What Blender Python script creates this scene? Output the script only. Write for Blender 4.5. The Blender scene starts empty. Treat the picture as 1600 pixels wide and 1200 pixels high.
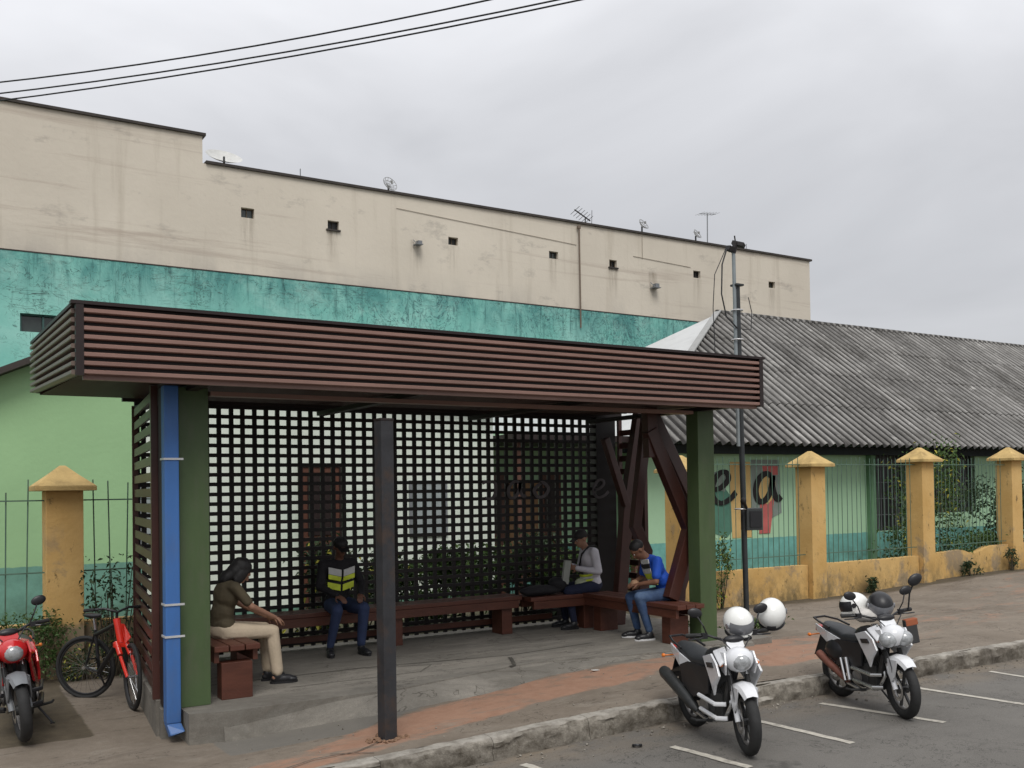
import bpy, bmesh, math, random
from mathutils import Vector, Matrix, Euler, noise
random.seed(7)
PI = math.pi
V = Vector
scn = bpy.context.scene
COL = scn.collection
R = math.radians

# ------------------------------------------------------------------ camera
CAM_F, PITCH, ROLL, YAW, CAM_H, HOR = 1524.0, R(1.0), R(0.85), R(31.9), 1.9, 766.0
cam_d = bpy.data.cameras.new('camera'); cam = bpy.data.objects.new('camera', cam_d); COL.objects.link(cam)
fw = V((math.sin(YAW)*math.cos(PITCH), math.cos(YAW)*math.cos(PITCH), math.sin(PITCH)))
rt = V((math.cos(YAW), -math.sin(YAW), 0)); up = rt.cross(fw)
r_ = rt*math.cos(ROLL) - up*math.sin(ROLL); u_ = up*math.cos(ROLL) + rt*math.sin(ROLL)
mw = Matrix.Identity(4)
for i in range(3):
    mw[i][0] = r_[i]; mw[i][1] = u_[i]; mw[i][2] = -fw[i]
mw.translation = V((0, 0, CAM_H)); cam.matrix_world = mw
cam_d.sensor_fit = 'HORIZONTAL'; cam_d.sensor_width = 36; cam_d.lens = 36*CAM_F/1600
cam_d.shift_y = (HOR - CAM_F*math.tan(PITCH) - 600)/1600
cam_d.clip_start = 0.05; cam_d.clip_end = 3000
scn.camera = cam

# ------------------------------------------------------------------ world, sun, exposure
SUN_EL, SUN_AZ = R(52), R(205)          # azimuth from +Y clockwise; soft sun behind thick cloud
world = bpy.data.worlds.new('World'); scn.world = world; world.use_nodes = True
nt = world.node_tree; nt.nodes.clear()
def N(t, loc=(0, 0), **kw):
    n = nt.nodes.new(t)
    for k, v in kw.items(): setattr(n, k, v)
    return n
sky = N('ShaderNodeTexSky'); sky.sky_type = 'NISHITA'; sky.sun_disc = False
sky.sun_elevation = SUN_EL; sky.sun_rotation = SUN_AZ
skm = N('ShaderNodeMix', data_type='RGBA', blend_type='MULTIPLY'); skm.inputs[0].default_value = 1
nt.links.new(sky.outputs[0], skm.inputs[6]); skm.inputs[7].default_value = (0.10, 0.10, 0.10, 1)
tc = N('ShaderNodeTexCoord')
mp = N('ShaderNodeMapping'); mp.inputs['Scale'].default_value = (1, 1, 2.3); mp.inputs['Location'].default_value = (0.35, 0.1, 0.2)
nt.links.new(tc.outputs['Generated'], mp.inputs[0])
n1 = N('ShaderNodeTexNoise'); n1.inputs['Scale'].default_value = 2.1; n1.inputs['Detail'].default_value = 5; n1.inputs['Roughness'].default_value = 0.5; n1.inputs['Distortion'].default_value = 0.35
nt.links.new(mp.outputs[0], n1.inputs[0])
cr = N('ShaderNodeValToRGB')
cr.color_ramp.elements[0].position = 0.30; cr.color_ramp.elements[0].color = (0.47, 0.475, 0.495, 1)
cr.color_ramp.elements[1].position = 0.66; cr.color_ramp.elements[1].color = (0.67, 0.675, 0.70, 1)
nt.links.new(n1.outputs[0], cr.inputs[0])
# overcast luminance: brighter overhead, as every overcast sky is
sep = N('ShaderNodeSeparateXYZ'); nt.links.new(tc.outputs['Generated'], sep.inputs[0])
mr = N('ShaderNodeMapRange'); mr.inputs[1].default_value = 0.0; mr.inputs[2].default_value = 1.0; mr.inputs[3].default_value = 0.60; mr.inputs[4].default_value = 1.60
nt.links.new(sep.outputs[2], mr.inputs[0])
cm = N('ShaderNodeMix', data_type='RGBA', blend_type='MULTIPLY'); cm.inputs[0].default_value = 1
nt.links.new(cr.outputs[0], cm.inputs[6]); nt.links.new(mr.outputs[0], cm.inputs[7])
mx = N('ShaderNodeMix', data_type='RGBA'); mx.inputs[0].default_value = 0.95
nt.links.new(skm.outputs[2], mx.inputs[6]); nt.links.new(cm.outputs[2], mx.inputs[7])
bg = N('ShaderNodeBackground'); nt.links.new(mx.outputs[2], bg.inputs[0]); bg.inputs[1].default_value = 1.0
wo = N('ShaderNodeOutputWorld'); nt.links.new(bg.outputs[0], wo.inputs[0])
sun_d = bpy.data.lights.new('sun', 'SUN'); sun_d.energy = 1.25; sun_d.angle = R(28); sun_d.color = (1.0, 0.97, 0.92)
sun = bpy.data.objects.new('sun', sun_d); COL.objects.link(sun)
sd = V((math.sin(SUN_AZ)*math.cos(SUN_EL), math.cos(SUN_AZ)*math.cos(SUN_EL), math.sin(SUN_EL)))
sun.rotation_euler = sd.to_track_quat('Z', 'Y').to_euler()
scn.view_settings.view_transform = 'Standard'; scn.view_settings.look = 'None'
scn.view_settings.exposure = 0.50; scn.view_settings.gamma = 1.0; scn.view_settings.use_curve_mapping = False

# ------------------------------------------------------------------ materials
MATS = {}
def mat(name, color, rough=0.7, var=0.12, scale=6.0, bump=0.0, bscale=60.0, metal=0.0, spec=0.4,
        stain=None, stain_amt=0.0, stain_scale=1.5, stretch=(1, 1, 1), coat=0.0, objvar=0.0):
    if name in MATS: return MATS[name]
    m = bpy.data.materials.new(name); m.use_nodes = True; t = m.node_tree
    b = t.nodes['Principled BSDF']; L = t.links
    def nn(ty): return t.nodes.new(ty)
    tcn = nn('ShaderNodeTexCoord'); g = nn('ShaderNodeNewGeometry')
    mpn = nn('ShaderNodeMapping'); mpn.inputs['Scale'].default_value = stretch
    L.new(g.outputs['Position'], mpn.inputs[0])
    no = nn('ShaderNodeTexNoise'); no.inputs['Scale'].default_value = scale; no.inputs['Detail'].default_value = 6; no.inputs['Roughness'].default_value = 0.6
    L.new(mpn.outputs[0], no.inputs[0])
    rm = nn('ShaderNodeMapRange'); rm.inputs[1].default_value = 0.3; rm.inputs[2].default_value = 0.7
    rm.inputs[3].default_value = 1-var; rm.inputs[4].default_value = 1+var
    L.new(no.outputs[0], rm.inputs[0])
    mu = nn('ShaderNodeMix'); mu.data_type = 'RGBA'; mu.blend_type = 'MULTIPLY'; mu.inputs[0].default_value = 1
    mu.inputs[6].default_value = (*color, 1); L.new(rm.outputs[0], mu.inputs[7])
    out = mu.outputs[2]
    if stain:
        n2 = nn('ShaderNodeTexNoise'); n2.inputs['Scale'].default_value = stain_scale; n2.inputs['Detail'].default_value = 9; n2.inputs['Roughness'].default_value = 0.68
        L.new(mpn.outputs[0], n2.inputs[0])
        r2 = nn('ShaderNodeMapRange'); r2.inputs[1].default_value = 0.50; r2.inputs[2].default_value = 0.72; r2.inputs[4].default_value = stain_amt
        L.new(n2.outputs[0], r2.inputs[0])
        m2 = nn('ShaderNodeMix'); m2.data_type = 'RGBA'; L.new(r2.outputs[0], m2.inputs[0]); L.new(out, m2.inputs[6]); m2.inputs[7].default_value = (*stain, 1)
        out = m2.outputs[2]
    if objvar:
        oi = nn('ShaderNodeObjectInfo'); r3 = nn('ShaderNodeMapRange'); r3.inputs[3].default_value = 1-objvar; r3.inputs[4].default_value = 1+objvar
        L.new(oi.outputs['Random'], r3.inputs[0])
        m3 = nn('ShaderNodeMix'); m3.data_type = 'RGBA'; m3.blend_type = 'MULTIPLY'; m3.inputs[0].default_value = 1
        L.new(out, m3.inputs[6]); L.new(r3.outputs[0], m3.inputs[7]); out = m3.outputs[2]
    L.new(out, b.inputs['Base Color'])
    b.inputs['Roughness'].default_value = rough; b.inputs['Metallic'].default_value = metal
    b.inputs['Specular IOR Level'].default_value = spec; b.inputs['Coat Weight'].default_value = coat
    if bump:
        n4 = nn('ShaderNodeTexNoise'); n4.inputs['Scale'].default_value = bscale; n4.inputs['Detail'].default_value = 5
        L.new(g.outputs['Position'], n4.inputs[0])
        bp = nn('ShaderNodeBump'); bp.inputs['Strength'].default_value = bump; bp.inputs['Distance'].default_value = 0.02
        L.new(n4.outputs[0], bp.inputs['Height']); L.new(bp.outputs[0], b.inputs['Normal'])
    MATS[name] = m
    return m

class G:
    """small node helper for the special materials"""
    def __init__(s, name):
        s.m = bpy.data.materials.new(name); s.m.use_nodes = True; s.t = s.m.node_tree; s.b = s.t.nodes['Principled BSDF']
        s.g = s.n('ShaderNodeNewGeometry'); s.pos = s.g.outputs['Position']
        s.sx = s.n('ShaderNodeSeparateXYZ'); s.l(s.pos, s.sx.inputs[0]); MATS[name] = s.m
    def n(s, ty): return s.t.nodes.new(ty)
    def l(s, a, b): s.t.links.new(a, b)
    def noise(s, scale, detail=6, rough=0.6, stretch=(1, 1, 1), dist=0.0, off=(0, 0, 0)):
        mp = s.n('ShaderNodeMapping'); mp.inputs['Scale'].default_value = stretch; mp.inputs['Location'].default_value = off; s.l(s.pos, mp.inputs[0])
        no = s.n('ShaderNodeTexNoise'); no.inputs['Scale'].default_value = scale; no.inputs['Detail'].default_value = detail
        no.inputs['Roughness'].default_value = rough; no.inputs['Distortion'].default_value = dist; s.l(mp.outputs[0], no.inputs[0]); return no.outputs[0]
    def rng(s, v, a, b, c=0.0, d=1.0):
        r = s.n('ShaderNodeMapRange'); r.inputs[1].default_value = a; r.inputs[2].default_value = b; r.inputs[3].default_value = c; r.inputs[4].default_value = d
        s.l(v, r.inputs[0]); return r.outputs[0]
    def math(s, op, a, b=None):
        m = s.n('ShaderNodeMath'); m.operation = op
        for i, x in enumerate((a, b)):
            if x is None: continue
            if isinstance(x, (int, float)): m.inputs[i].default_value = x
            else: s.l(x, m.inputs[i])
        return m.outputs[0]
    def mix(s, f, a, b, mode='MIX'):
        m = s.n('ShaderNodeMix'); m.data_type = 'RGBA'; m.blend_type = mode
        for i, x in ((0, f), (6, a), (7, b)):
            if isinstance(x, (int, float)): m.inputs[i].default_value = x
            elif isinstance(x, tuple): m.inputs[i].default_value = (*x, 1)
            else: s.l(x, m.inputs[i])
        return m.outputs[2]
    def done(s, col, rough=0.8, bump=None, bstr=0.3, dist=0.02):
        s.l(col, s.b.inputs['Base Color'])
        if isinstance(rough, (int, float)): s.b.inputs['Roughness'].default_value = rough
        else: s.l(rough, s.b.inputs['Roughness'])
        s.b.inputs['Specular IOR Level'].default_value = 0.3
        if bump is not None:
            bp = s.n('ShaderNodeBump'); bp.inputs['Strength'].default_value = bstr; bp.inputs['Distance'].default_value = dist
            s.l(bump, bp.inputs['Height']); s.l(bp.outputs[0], s.b.inputs['Normal'])
        return s.m

def mk_beige():
    g = G('beige_render'); z = g.sx.outputs[2]
    base = g.mix(g.rng(g.noise(0.35, 5), 0.3, 0.7), (0.575, 0.52, 0.435), (0.655, 0.595, 0.50))
    streak = g.rng(g.noise(1.6, 7, 0.65, (1.2, 1.2, 0.09)), 0.54, 0.74, 0, 0.42)
    base = g.mix(streak, base, (0.34, 0.29, 0.22))
    course = g.rng(g.noise(0.7, 8, 0.7, (0.14, 0.14, 3.2), 0.4, (4, 0, 2)), 0.56, 0.68, 0, 0.55)
    base = g.mix(course, base, (0.36, 0.29, 0.24))
    blot = g.rng(g.noise(1.2, 9, 0.72, (0.5, 0.5, 1.0), 0, (7, 3, 1)), 0.58, 0.68, 0, 0.6)
    base = g.mix(blot, base, (0.34, 0.31, 0.27))
    low = g.math('MULTIPLY', g.rng(z, 7.8, 8.5, 1, 0), g.rng(g.noise(0.9, 7, 0.6, (1, 1, 0.3)), 0.42, 0.62, 0, 0.4))
    base = g.mix(low, base, (0.33, 0.31, 0.28))
    x_ = g.sx.outputs[0]; nd = g.noise(5, 6, 0.7, (1.6, 1, 0.12))
    for hx, a_ in ((7.89, .5), (10.34, .7), (14.2, .5), (17.9, .45), (20.33, .7), (24.11, .5), (27.9, .5), (12.93, .6), (22.05, .7)):
        mk = g.math('MULTIPLY', g.rng(g.math('ABSOLUTE', g.math('SUBTRACT', x_, hx)), 0.10, 0.24, 1, 0), g.math('MULTIPLY', g.rng(z, 8.2, 9.3), g.rng(z, 9.40, 9.36)))
        base = g.mix(g.math('MULTIPLY', g.math('MULTIPLY', mk, g.rng(nd, 0.40, 0.62)), a_), base, (0.24, 0.20, 0.15))
    return g.done(base, 0.9, g.noise(7, 6), 0.35)
def mk_cyan():
    g = G('cyan_paint'); z = g.sx.outputs[2]
    base = g.mix(g.rng(g.noise(0.8, 6), 0.35, 0.65), (0.19, 0.50, 0.43), (0.30, 0.60, 0.53))
    top = g.math('MULTIPLY', g.rng(z, 6.45, 7.6, 0, 1), g.rng(g.noise(1.6, 9, 0.7, (1, 1, 0.5), 0.8), 0.34, 0.60, 0.15, 0.95))
    base = g.mix(top, base, (0.075, 0.25, 0.235))
    st = g.math('MULTIPLY', g.rng(g.noise(4.0, 8, 0.7, (1.5, 1.5, 0.14)), 0.54, 0.65, 0, 0.6), g.rng(z, 6.1, 7.2))
    base = g.mix(st, base, (0.03, 0.10, 0.10))
    def lines(scale, stretch, off, w, amt, dist=1.5):
        n = g.noise(scale, 5, 0.6, stretch, dist, off)
        d = g.math('ABSOLUTE', g.math('SUBTRACT', n, 0.5)); return g.rng(d, 0, w, amt, 0)
    area = g.rng(g.noise(0.55, 4, 0.6, (1, 1, 1), 0, (3, 1, 0)), 0.44, 0.56)
    area2 = g.rng(g.noise(0.9, 5, 0.6, (0.6, 1, 2), 0, (9, 5, 0)), 0.50, 0.60)
    base = g.mix(g.math('MULTIPLY', lines(1.9, (1, 1, 1.2), (0, 0, 0), 0.012, 0.9), area), base, (0.025, 0.05, 0.05))
    base = g.mix(g.math('MULTIPLY', lines(2.2, (0.35, 1, 3.0), (5, 0, 3), 0.016, 0.9), area2), base, (0.04, 0.05, 0.05))
    x_ = g.sx.outputs[0]; right = g.math('MULTIPLY', g.rng(x_, 9, 12), g.rng(z, 6.3, 6.9))
    base = g.mix(g.math('MULTIPLY', lines(1.5, (1.3, 1, 0.8), (2, 0, 6), 0.030, 0.95, 3.0), g.math('MULTIPLY', right, g.rng(g.noise(0.5, 3, 0.5, (1, 1, 1), 0, (11, 0, 0)), 0.42, 0.52))), base, (0.03, 0.075, 0.09))
    base = g.mix(g.rng(g.noise(0.9, 8, 0.75, (1, 1, 1.3), 0, (21, 0, 0)), 0.52, 0.68, 0, 0.35), base, (0.42, 0.68, 0.60))
    sp = g.math('MULTIPLY', g.rng(g.noise(5.5, 8, 0.75, (0.7, 0.7, 1.6)), 0.60, 0.66, 0, 0.8), area)
    base = g.mix(sp, base, (0.05, 0.09, 0.08))
    return g.done(base, 0.85, g.noise(9, 6), 0.35)
def mk_green(name, hi, lo, zt, moss=0.0):
    g = G(name); z = g.sx.outputs[2]
    base = g.mix(g.rng(g.noise(0.6, 5), 0.3, 0.7), tuple(c*0.93 for c in hi), tuple(min(1, c*1.05) for c in hi))
    teal = g.mix(g.rng(g.noise(3, 7, 0.7), 0.35, 0.7), tuple(c*0.8 for c in lo), tuple(c*1.15 for c in lo))
    base = g.mix(g.rng(g.math('ADD', z, g.math('MULTIPLY', g.noise(9, 3), 0.03)), zt+0.012, zt+0.022, 1, 0), base, teal)
    sk = g.rng(g.noise(1.8, 7, 0.65, (1, 1, 0.15)), 0.58, 0.8, 0, 0.22)
    base = g.mix(sk, base, (0.15, 0.2, 0.13))
    mo = g.math('MULTIPLY', g.rng(z, -0.2, 0.6, 1, 0), g.rng(g.noise(4, 8, 0.7), 0.42, 0.6, 0, 0.7))
    base = g.mix(mo, base, (0.06, 0.09, 0.04))
    return g.done(base, 0.8, g.noise(12, 5), 0.2)
def mk_yellow():
    g = G('ochre_paint'); z = g.sx.outputs[2]
    base = g.mix(g.rng(g.noise(1.5, 6), 0.3, 0.7), (0.52, 0.32, 0.11), (0.62, 0.41, 0.165))
    bare = g.rng(g.noise(1.3, 9, 0.68, (1, 1, 0.7), 0.3, (2, 4, 1)), 0.54, 0.62, 0, 0.8)
    bare = g.math('MULTIPLY', bare, g.rng(z, 1.7, 1.1))
    lowx = g.math('MULTIPLY', g.math('MULTIPLY', g.rng(g.sx.outputs[0], 3.0, 2.6), g.rng(g.math('ADD', z, g.math('MULTIPLY', g.noise(5, 6), 0.3)), 0.62, 0.50)), 0.9)
    bare = g.math('MAXIMUM', bare, lowx)
    base = g.mix(bare, base, (0.26, 0.21, 0.15))
    dirt = g.math('MULTIPLY', g.rng(z, -0.25, 0.42, 1, 0), g.rng(g.noise(3.4, 9, 0.72, (1, 1, 0.7)), 0.40, 0.58, 0, 0.95))
    base = g.mix(dirt, base, (0.13, 0.10, 0.05))
    mo = g.rng(g.noise(7, 9, 0.75, (1, 1, 0.5), 0, (3, 1, 7)), 0.59, 0.66, 0, 0.75)
    base = g.mix(mo, base, (0.07, 0.055, 0.03))
    return g.done(base, 0.88, g.noise(14, 6), 0.35)
def mk_pave(name, base_a, base_b, mask=True):
    g = G(name)
    base = g.mix(g.rng(g.noise(0.8, 8, 0.65), 0.35, 0.65), base_a, base_b)
    base = g.mix(g.rng(g.noise(11, 9, 0.75), 0.3, 0.75, 0, 0.5), base, tuple(c*0.55 for c in base_a))
    base = g.mix(g.rng(g.noise(2.6, 8, 0.7, (0.6, 1.6, 1), 0.6, (5, 5, 0)), 0.56, 0.72, 0, 0.45), base, (0.34, 0.31, 0.26))
    base = g.mix(g.rng(g.noise(1.7, 8, 0.7, (0.5, 1.5, 1), 0.8, (15, 2, 0)), 0.56, 0.70, 0, 0.55), base, (0.09, 0.075, 0.06))
    if not mask: base = g.mix(g.rng(g.noise(0.9, 9, 0.75, (0.5, 2.0, 1), 0.5, (25, 2, 0)), 0.50, 0.62, 0, 0.45), base, (0.36, 0.33, 0.285))
    base = g.mix(g.rng(g.math('ABSOLUTE', g.math('SUBTRACT', g.noise(0.8, 6, 0.65, (0.6, 1.2, 1), 0.6, (31, 7, 0)), 0.5)), 0, 0.006, 0.75, 0), base, (0.05, 0.042, 0.034))
    fine = g.noise(90, 3, 0.6)
    base = g.mix(g.rng(fine, 0.35, 0.7, 0.0, 0.3), base, tuple(c*0.5 for c in base_a))
    if mask:
        at = g.n('ShaderNodeAttribute'); at.attribute_name = 'mask'
        sc = g.n('ShaderNodeSeparateColor'); g.l(at.outputs['Color'], sc.inputs[0])
        nz = g.noise(3.0, 9, 0.72, (0.5, 1.3, 1), 0.4, (1, 8, 0))
        red = g.rng(g.math('ADD', sc.outputs[0], g.math('MULTIPLY', g.math('SUBTRACT', nz, 0.5), 1.7)), 0.42, 0.68, 0, 0.85)
        redc = g.mix(g.rng(g.noise(8, 6, 0.7), 0.3, 0.7), (0.29, 0.155, 0.10), (0.36, 0.21, 0.14))
        base = g.mix(red, base, redc)
        dirt = g.rng(g.math('ADD', sc.outputs[1], g.math('MULTIPLY', g.math('SUBTRACT', nz, 0.5), 0.6)), 0.40, 0.62, 0, 0.85)
        base = g.mix(dirt, base, g.mix(g.rng(g.noise(5, 8, 0.7), 0.3, 0.7), (0.045, 0.035, 0.022), (0.10, 0.08, 0.05)))
        grey = g.rng(g.math('ADD', sc.outputs[2], g.math('MULTIPLY', g.math('SUBTRACT', nz, 0.5), 0.8)), 0.40, 0.55, 0, 0.75)
        base = g.mix(grey, base, (0.15, 0.145, 0.13))
    return g.done(base, 0.92, g.noise(60, 6, 0.7), 0.45, 0.012)
def mk_asphalt():
    g = G('asphalt')
    base = g.mix(g.rng(g.noise(0.9, 8, 0.65), 0.3, 0.7), (0.105, 0.098, 0.088), (0.155, 0.145, 0.13))
    y = g.sx.outputs[1]
    gut = g.math('MULTIPLY', g.rng(y, 6.35, 7.0), g.rng(g.noise(2.0, 8, 0.7, (0.6, 1, 1)), 0.4, 0.6, 0.1, 0.8))
    base = g.mix(gut, base, (0.21, 0.165, 0.115))
    base = g.mix(g.rng(g.noise(140, 3, 0.6), 0.45, 0.75, 0, 0.55), base, (0.25, 0.24, 0.22))
    base = g.mix(g.rng(g.noise(120, 3, 0.6, (1, 1, 1), 0, (4, 4, 4)), 0.5, 0.75, 0, 0.5), base, (0.04, 0.038, 0.035))
    base = g.mix(g.rng(g.noise(1.3, 9, 0.75, (0.4, 1.4, 1), 0.7, (4, 1, 0)), 0.55, 0.7, 0, 0.4), base, (0.07, 0.065, 0.06))
    base = g.mix(g.rng(g.noise(1.6, 5, 0.6, (1, 1, 1), 0, (14, 9, 0)), 0.62, 0.70, 0, 0.55), base, (0.035, 0.033, 0.03))
    base = g.mix(g.rng(g.math('ABSOLUTE', g.math('SUBTRACT', g.noise(0.7, 6, 0.7, (1, 1, 1), 0.5, (3, 27, 0)), 0.5)), 0, 0.005, 0.7, 0), base, (0.03, 0.028, 0.025))
    return g.done(base, 0.9, g.noise(130, 4, 0.7), 0.5, 0.01)
def mk_kerb():
    g = G('kerb_concrete'); z = g.sx.outputs[2]
    base = g.mix(g.rng(g.noise(9, 9, 0.75), 0.34, 0.66), (0.10, 0.085, 0.065), (0.36, 0.33, 0.28))
    base = g.mix(g.rng(g.noise(1.6, 7, 0.7, (1, 1, 1), 0, (2, 2, 2)), 0.45, 0.65, 0, 0.75), base, (0.07, 0.058, 0.045))
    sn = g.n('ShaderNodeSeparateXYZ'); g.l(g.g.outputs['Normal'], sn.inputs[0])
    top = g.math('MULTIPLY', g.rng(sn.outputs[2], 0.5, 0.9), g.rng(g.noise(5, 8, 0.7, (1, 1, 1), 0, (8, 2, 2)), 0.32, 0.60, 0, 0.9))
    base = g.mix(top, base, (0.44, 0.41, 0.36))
    return g.done(base, 0.95, g.noise(45, 8, 0.75), 0.9, 0.02)
def mk_tile():
    g = G('fibre_cement')
    base = g.mix(g.rng(g.noise(0.5, 7, 0.65), 0.36, 0.64), (0.125, 0.12, 0.113), (0.23, 0.222, 0.21))
    moss = g.rng(g.noise(1.1, 9, 0.72, (1, 1, 1), 0.4, (3, 0, 0)), 0.44, 0.62, 0, 0.75)
    base = g.mix(moss, base, (0.085, 0.08, 0.072))
    strk = g.rng(g.noise(3.2, 9, 0.75, (2.0, 0.35, 0.35), 0.2), 0.58, 0.66, 0, 0.8)
    base = g.mix(strk, base, (0.48, 0.47, 0.44))
    sp = g.rng(g.noise(7, 9, 0.8, (1.4, 0.7, 0.7), 0, (7, 1, 1)), 0.62, 0.68, 0, 0.75)
    base = g.mix(sp, base, (0.50, 0.49, 0.47))
    sp2 = g.rng(g.noise(9, 8, 0.8, (1, 0.5, 0.5), 0, (17, 1, 1)), 0.58, 0.68, 0, 0.8)
    base = g.mix(sp2, base, (0.035, 0.034, 0.03))
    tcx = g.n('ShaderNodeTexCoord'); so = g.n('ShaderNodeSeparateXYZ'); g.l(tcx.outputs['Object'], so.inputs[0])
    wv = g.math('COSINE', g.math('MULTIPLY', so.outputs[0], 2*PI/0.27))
    valley_shade = g.math('MULTIPLY', g.rng(wv, 0.45, -0.10), g.rng(g.noise(0.45, 7, 0.7, (1, 1, 1), 0, (1, 6, 3)), 0.35, 0.60, 0.62, 0.95))
    base = g.mix(valley_shade, base, (0.016, 0.015, 0.014))  # shade of the corrugation painted into the valleys
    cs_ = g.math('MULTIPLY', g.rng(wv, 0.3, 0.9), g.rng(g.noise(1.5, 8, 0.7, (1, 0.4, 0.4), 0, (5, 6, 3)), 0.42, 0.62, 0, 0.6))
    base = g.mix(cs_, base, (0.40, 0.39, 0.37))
    oi = g.n('ShaderNodeObjectInfo'); v = g.rng(oi.outputs['Random'], 0, 1, 0.82, 1.14)
    base = g.mix(1.0, base, v, 'MULTIPLY')
    return g.done(base, 0.9, g.noise(20, 6, 0.7), 0.5)

beige = mk_beige(); cyan = mk_cyan(); yellow = mk_yellow()
green_l = mk_green('pale_green_left', (0.33, 0.53, 0.28), (0.16, 0.33, 0.26), 0.90)
green_r = mk_green('pale_green_right', (0.42, 0.64, 0.42), (0.17, 0.42, 0.37), 0.75)
pave = mk_pave('pavement', (0.185, 0.152, 0.118), (0.275, 0.232, 0.185))
slabm = mk_pave('slab_concrete', (0.175, 0.162, 0.14), (0.235, 0.218, 0.188), False)
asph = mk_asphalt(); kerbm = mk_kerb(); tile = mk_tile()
dirtm = mat('yard_dirt', (0.11, 0.095, 0.06), 0.95, 0.3, 3, 0.5, 30, stain=(0.05, 0.075, 0.025), stain_amt=0.9)
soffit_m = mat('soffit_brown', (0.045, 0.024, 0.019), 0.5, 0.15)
brown = mat('brown_metal', (0.225, 0.130, 0.105), 0.45, 0.16, 5, 0.08, 30, objvar=0.10, spec=0.45, stain=(0.20, 0.125, 0.10), stain_amt=0.35, stretch=(0.3, 1, 1))
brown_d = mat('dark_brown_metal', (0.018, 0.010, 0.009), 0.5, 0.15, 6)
beam_m = mat('oxide_red_steel', (0.055, 0.018, 0.013), 0.38, 0.15, 4, 0.05, 40, spec=0.5, stain=(0.05, 0.02, 0.015), stain_amt=0.5)
bench_m = mat('bench_wood', (0.090, 0.030, 0.018), 0.5, 0.22, 7, 0.15, 40, stretch=(0.4, 0.4, 2), stain=(0.07, 0.03, 0.02), stain_amt=0.5)
lattice_m = mat('lattice_steel', (0.0095, 0.0058, 0.005), 0.55, 0.3, 6, objvar=0.35)
post_g = mat('green_post_paint', (0.064, 0.100, 0.040), 0.5, 0.16, 3, 0.05, 25, stain=(0.10, 0.10, 0.07), stain_amt=0.5, stain_scale=5, stretch=(1, 1, 0.3))
blue_m = mat('blue_pipe_paint', (0.045, 0.135, 0.36), 0.45, 0.14, 3, 0.04, 20, stain=(0.10, 0.11, 0.13), stain_amt=0.45, stain_scale=4, stretch=(1, 1, 0.3))
strap_m = mat('steel_strap', (0.55, 0.55, 0.55), 0.4, 0.1, metal=0.3)
pole_m = mat('dark_grey_post', (0.028, 0.028, 0.031), 0.6, 0.22, 8, 0.08, 30, stain=(0.075, 0.042, 0.025), stain_amt=0.6, stain_scale=5)
steel_m = mat('weathered_steel_pole', (0.030, 0.034, 0.036), 0.5, 0.2, 8, stain=(0.09, 0.08, 0.07), stain_amt=0.3)
lsteel_m = mat('galvanised_pole', (0.25, 0.28, 0.29), 0.45, 0.12, metal=0.3)
white_sheet = mat('pale_metal_sheet', (0.52, 0.525, 0.52), 0.5, 0.06, 1.2, stain=(0.26, 0.26, 0.25), stain_amt=0.4)
dark_m = mat('dark_interior', (0.018, 0.019, 0.019), 0.4, 0.2)
glass_m = mat('dark_glass', (0.035, 0.045, 0.042), 0.12, 0.2, spec=0.6)
coping_m = mat('dark_coping', (0.045, 0.038, 0.033), 0.8, 0.3, 3)
navy_m = mat('navy_eave_shade', (0.020, 0.030, 0.036), 0.7, 0.2)
bars_m = mat('fence_bar_paint', (0.085, 0.150, 0.110), 0.5, 0.25, 4, stain=(0.07, 0.045, 0.03), stain_amt=0.4)
door_m = mat('brown_door', (0.10, 0.040, 0.025), 0.5, 0.2, 5, stretch=(3, 3, 0.4))
orange_m = mat('orange_brown_board', (0.27, 0.15, 0.075), 0.7, 0.2)
black_m = mat('black_ink', (0.012, 0.010, 0.010), 0.6, 0.1)
paint_w = mat('road_paint', (0.46, 0.43, 0.37), 0.8, 0.2, 20, 0.3, 80, stain=(0.16, 0.145, 0.125), stain_amt=0.85, stain_scale=9)
seam_m = mat('joint_dark', (0.06, 0.055, 0.045), 0.95, 0.3)
seam_g = mat('ramp_mortar', (0.125, 0.115, 0.095), 0.95, 0.25, 6, 0.3)
cable_m = mat('cable_rubber', (0.02, 0.02, 0.022), 0.6, 0.1)
rubber = mat('tyre_rubber', (0.022, 0.022, 0.022), 0.75, 0.25, 14, 0.1, 60)
blk_pl = mat('black_plastic', (0.018, 0.018, 0.020), 0.38, 0.2, 9)
seat_m = mat('black_vinyl', (0.030, 0.033, 0.036), 0.42, 0.15, 9)
chrome = mat('chrome', (0.55, 0.55, 0.55), 0.22, 0.08, metal=0.9)
alu = mat('cast_aluminium', (0.26, 0.25, 0.24), 0.42, 0.25, 12, metal=0.6, stain=(0.06, 0.05, 0.04), stain_amt=0.6)
engine_m = mat('engine_grey', (0.055, 0.055, 0.055), 0.5, 0.3, 14, metal=0.3)
white_p = mat('white_bike_paint', (0.70, 0.71, 0.73), 0.25, 0.05, 6, coat=0.4, stain=(0.35, 0.33, 0.30), stain_amt=0.35, stain_scale=6)
red_p = mat('red_bike_paint', (0.50, 0.018, 0.020), 0.22, 0.08, 6, coat=0.6)
red_b = mat('red_frame_paint', (0.75, 0.035, 0.018), 0.3, 0.08, 6, coat=0.4)
grey_p = mat('grey_plastic', (0.18, 0.19, 0.20), 0.45, 0.1)
lens_m = mat('headlamp_lens', (0.30, 0.31, 0.315), 0.14, 0.35, 30, spec=0.8, coat=0.8)
amber_m = mat('amber_lens', (0.75, 0.20, 0.03), 0.3, 0.1)
muf_m = mat('muffler_black', (0.040, 0.042, 0.042), 0.4, 0.2, 12, metal=0.3)
rust_m = mat('muffler_rust', (0.17, 0.065, 0.045), 0.6, 0.25, 12)
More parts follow.
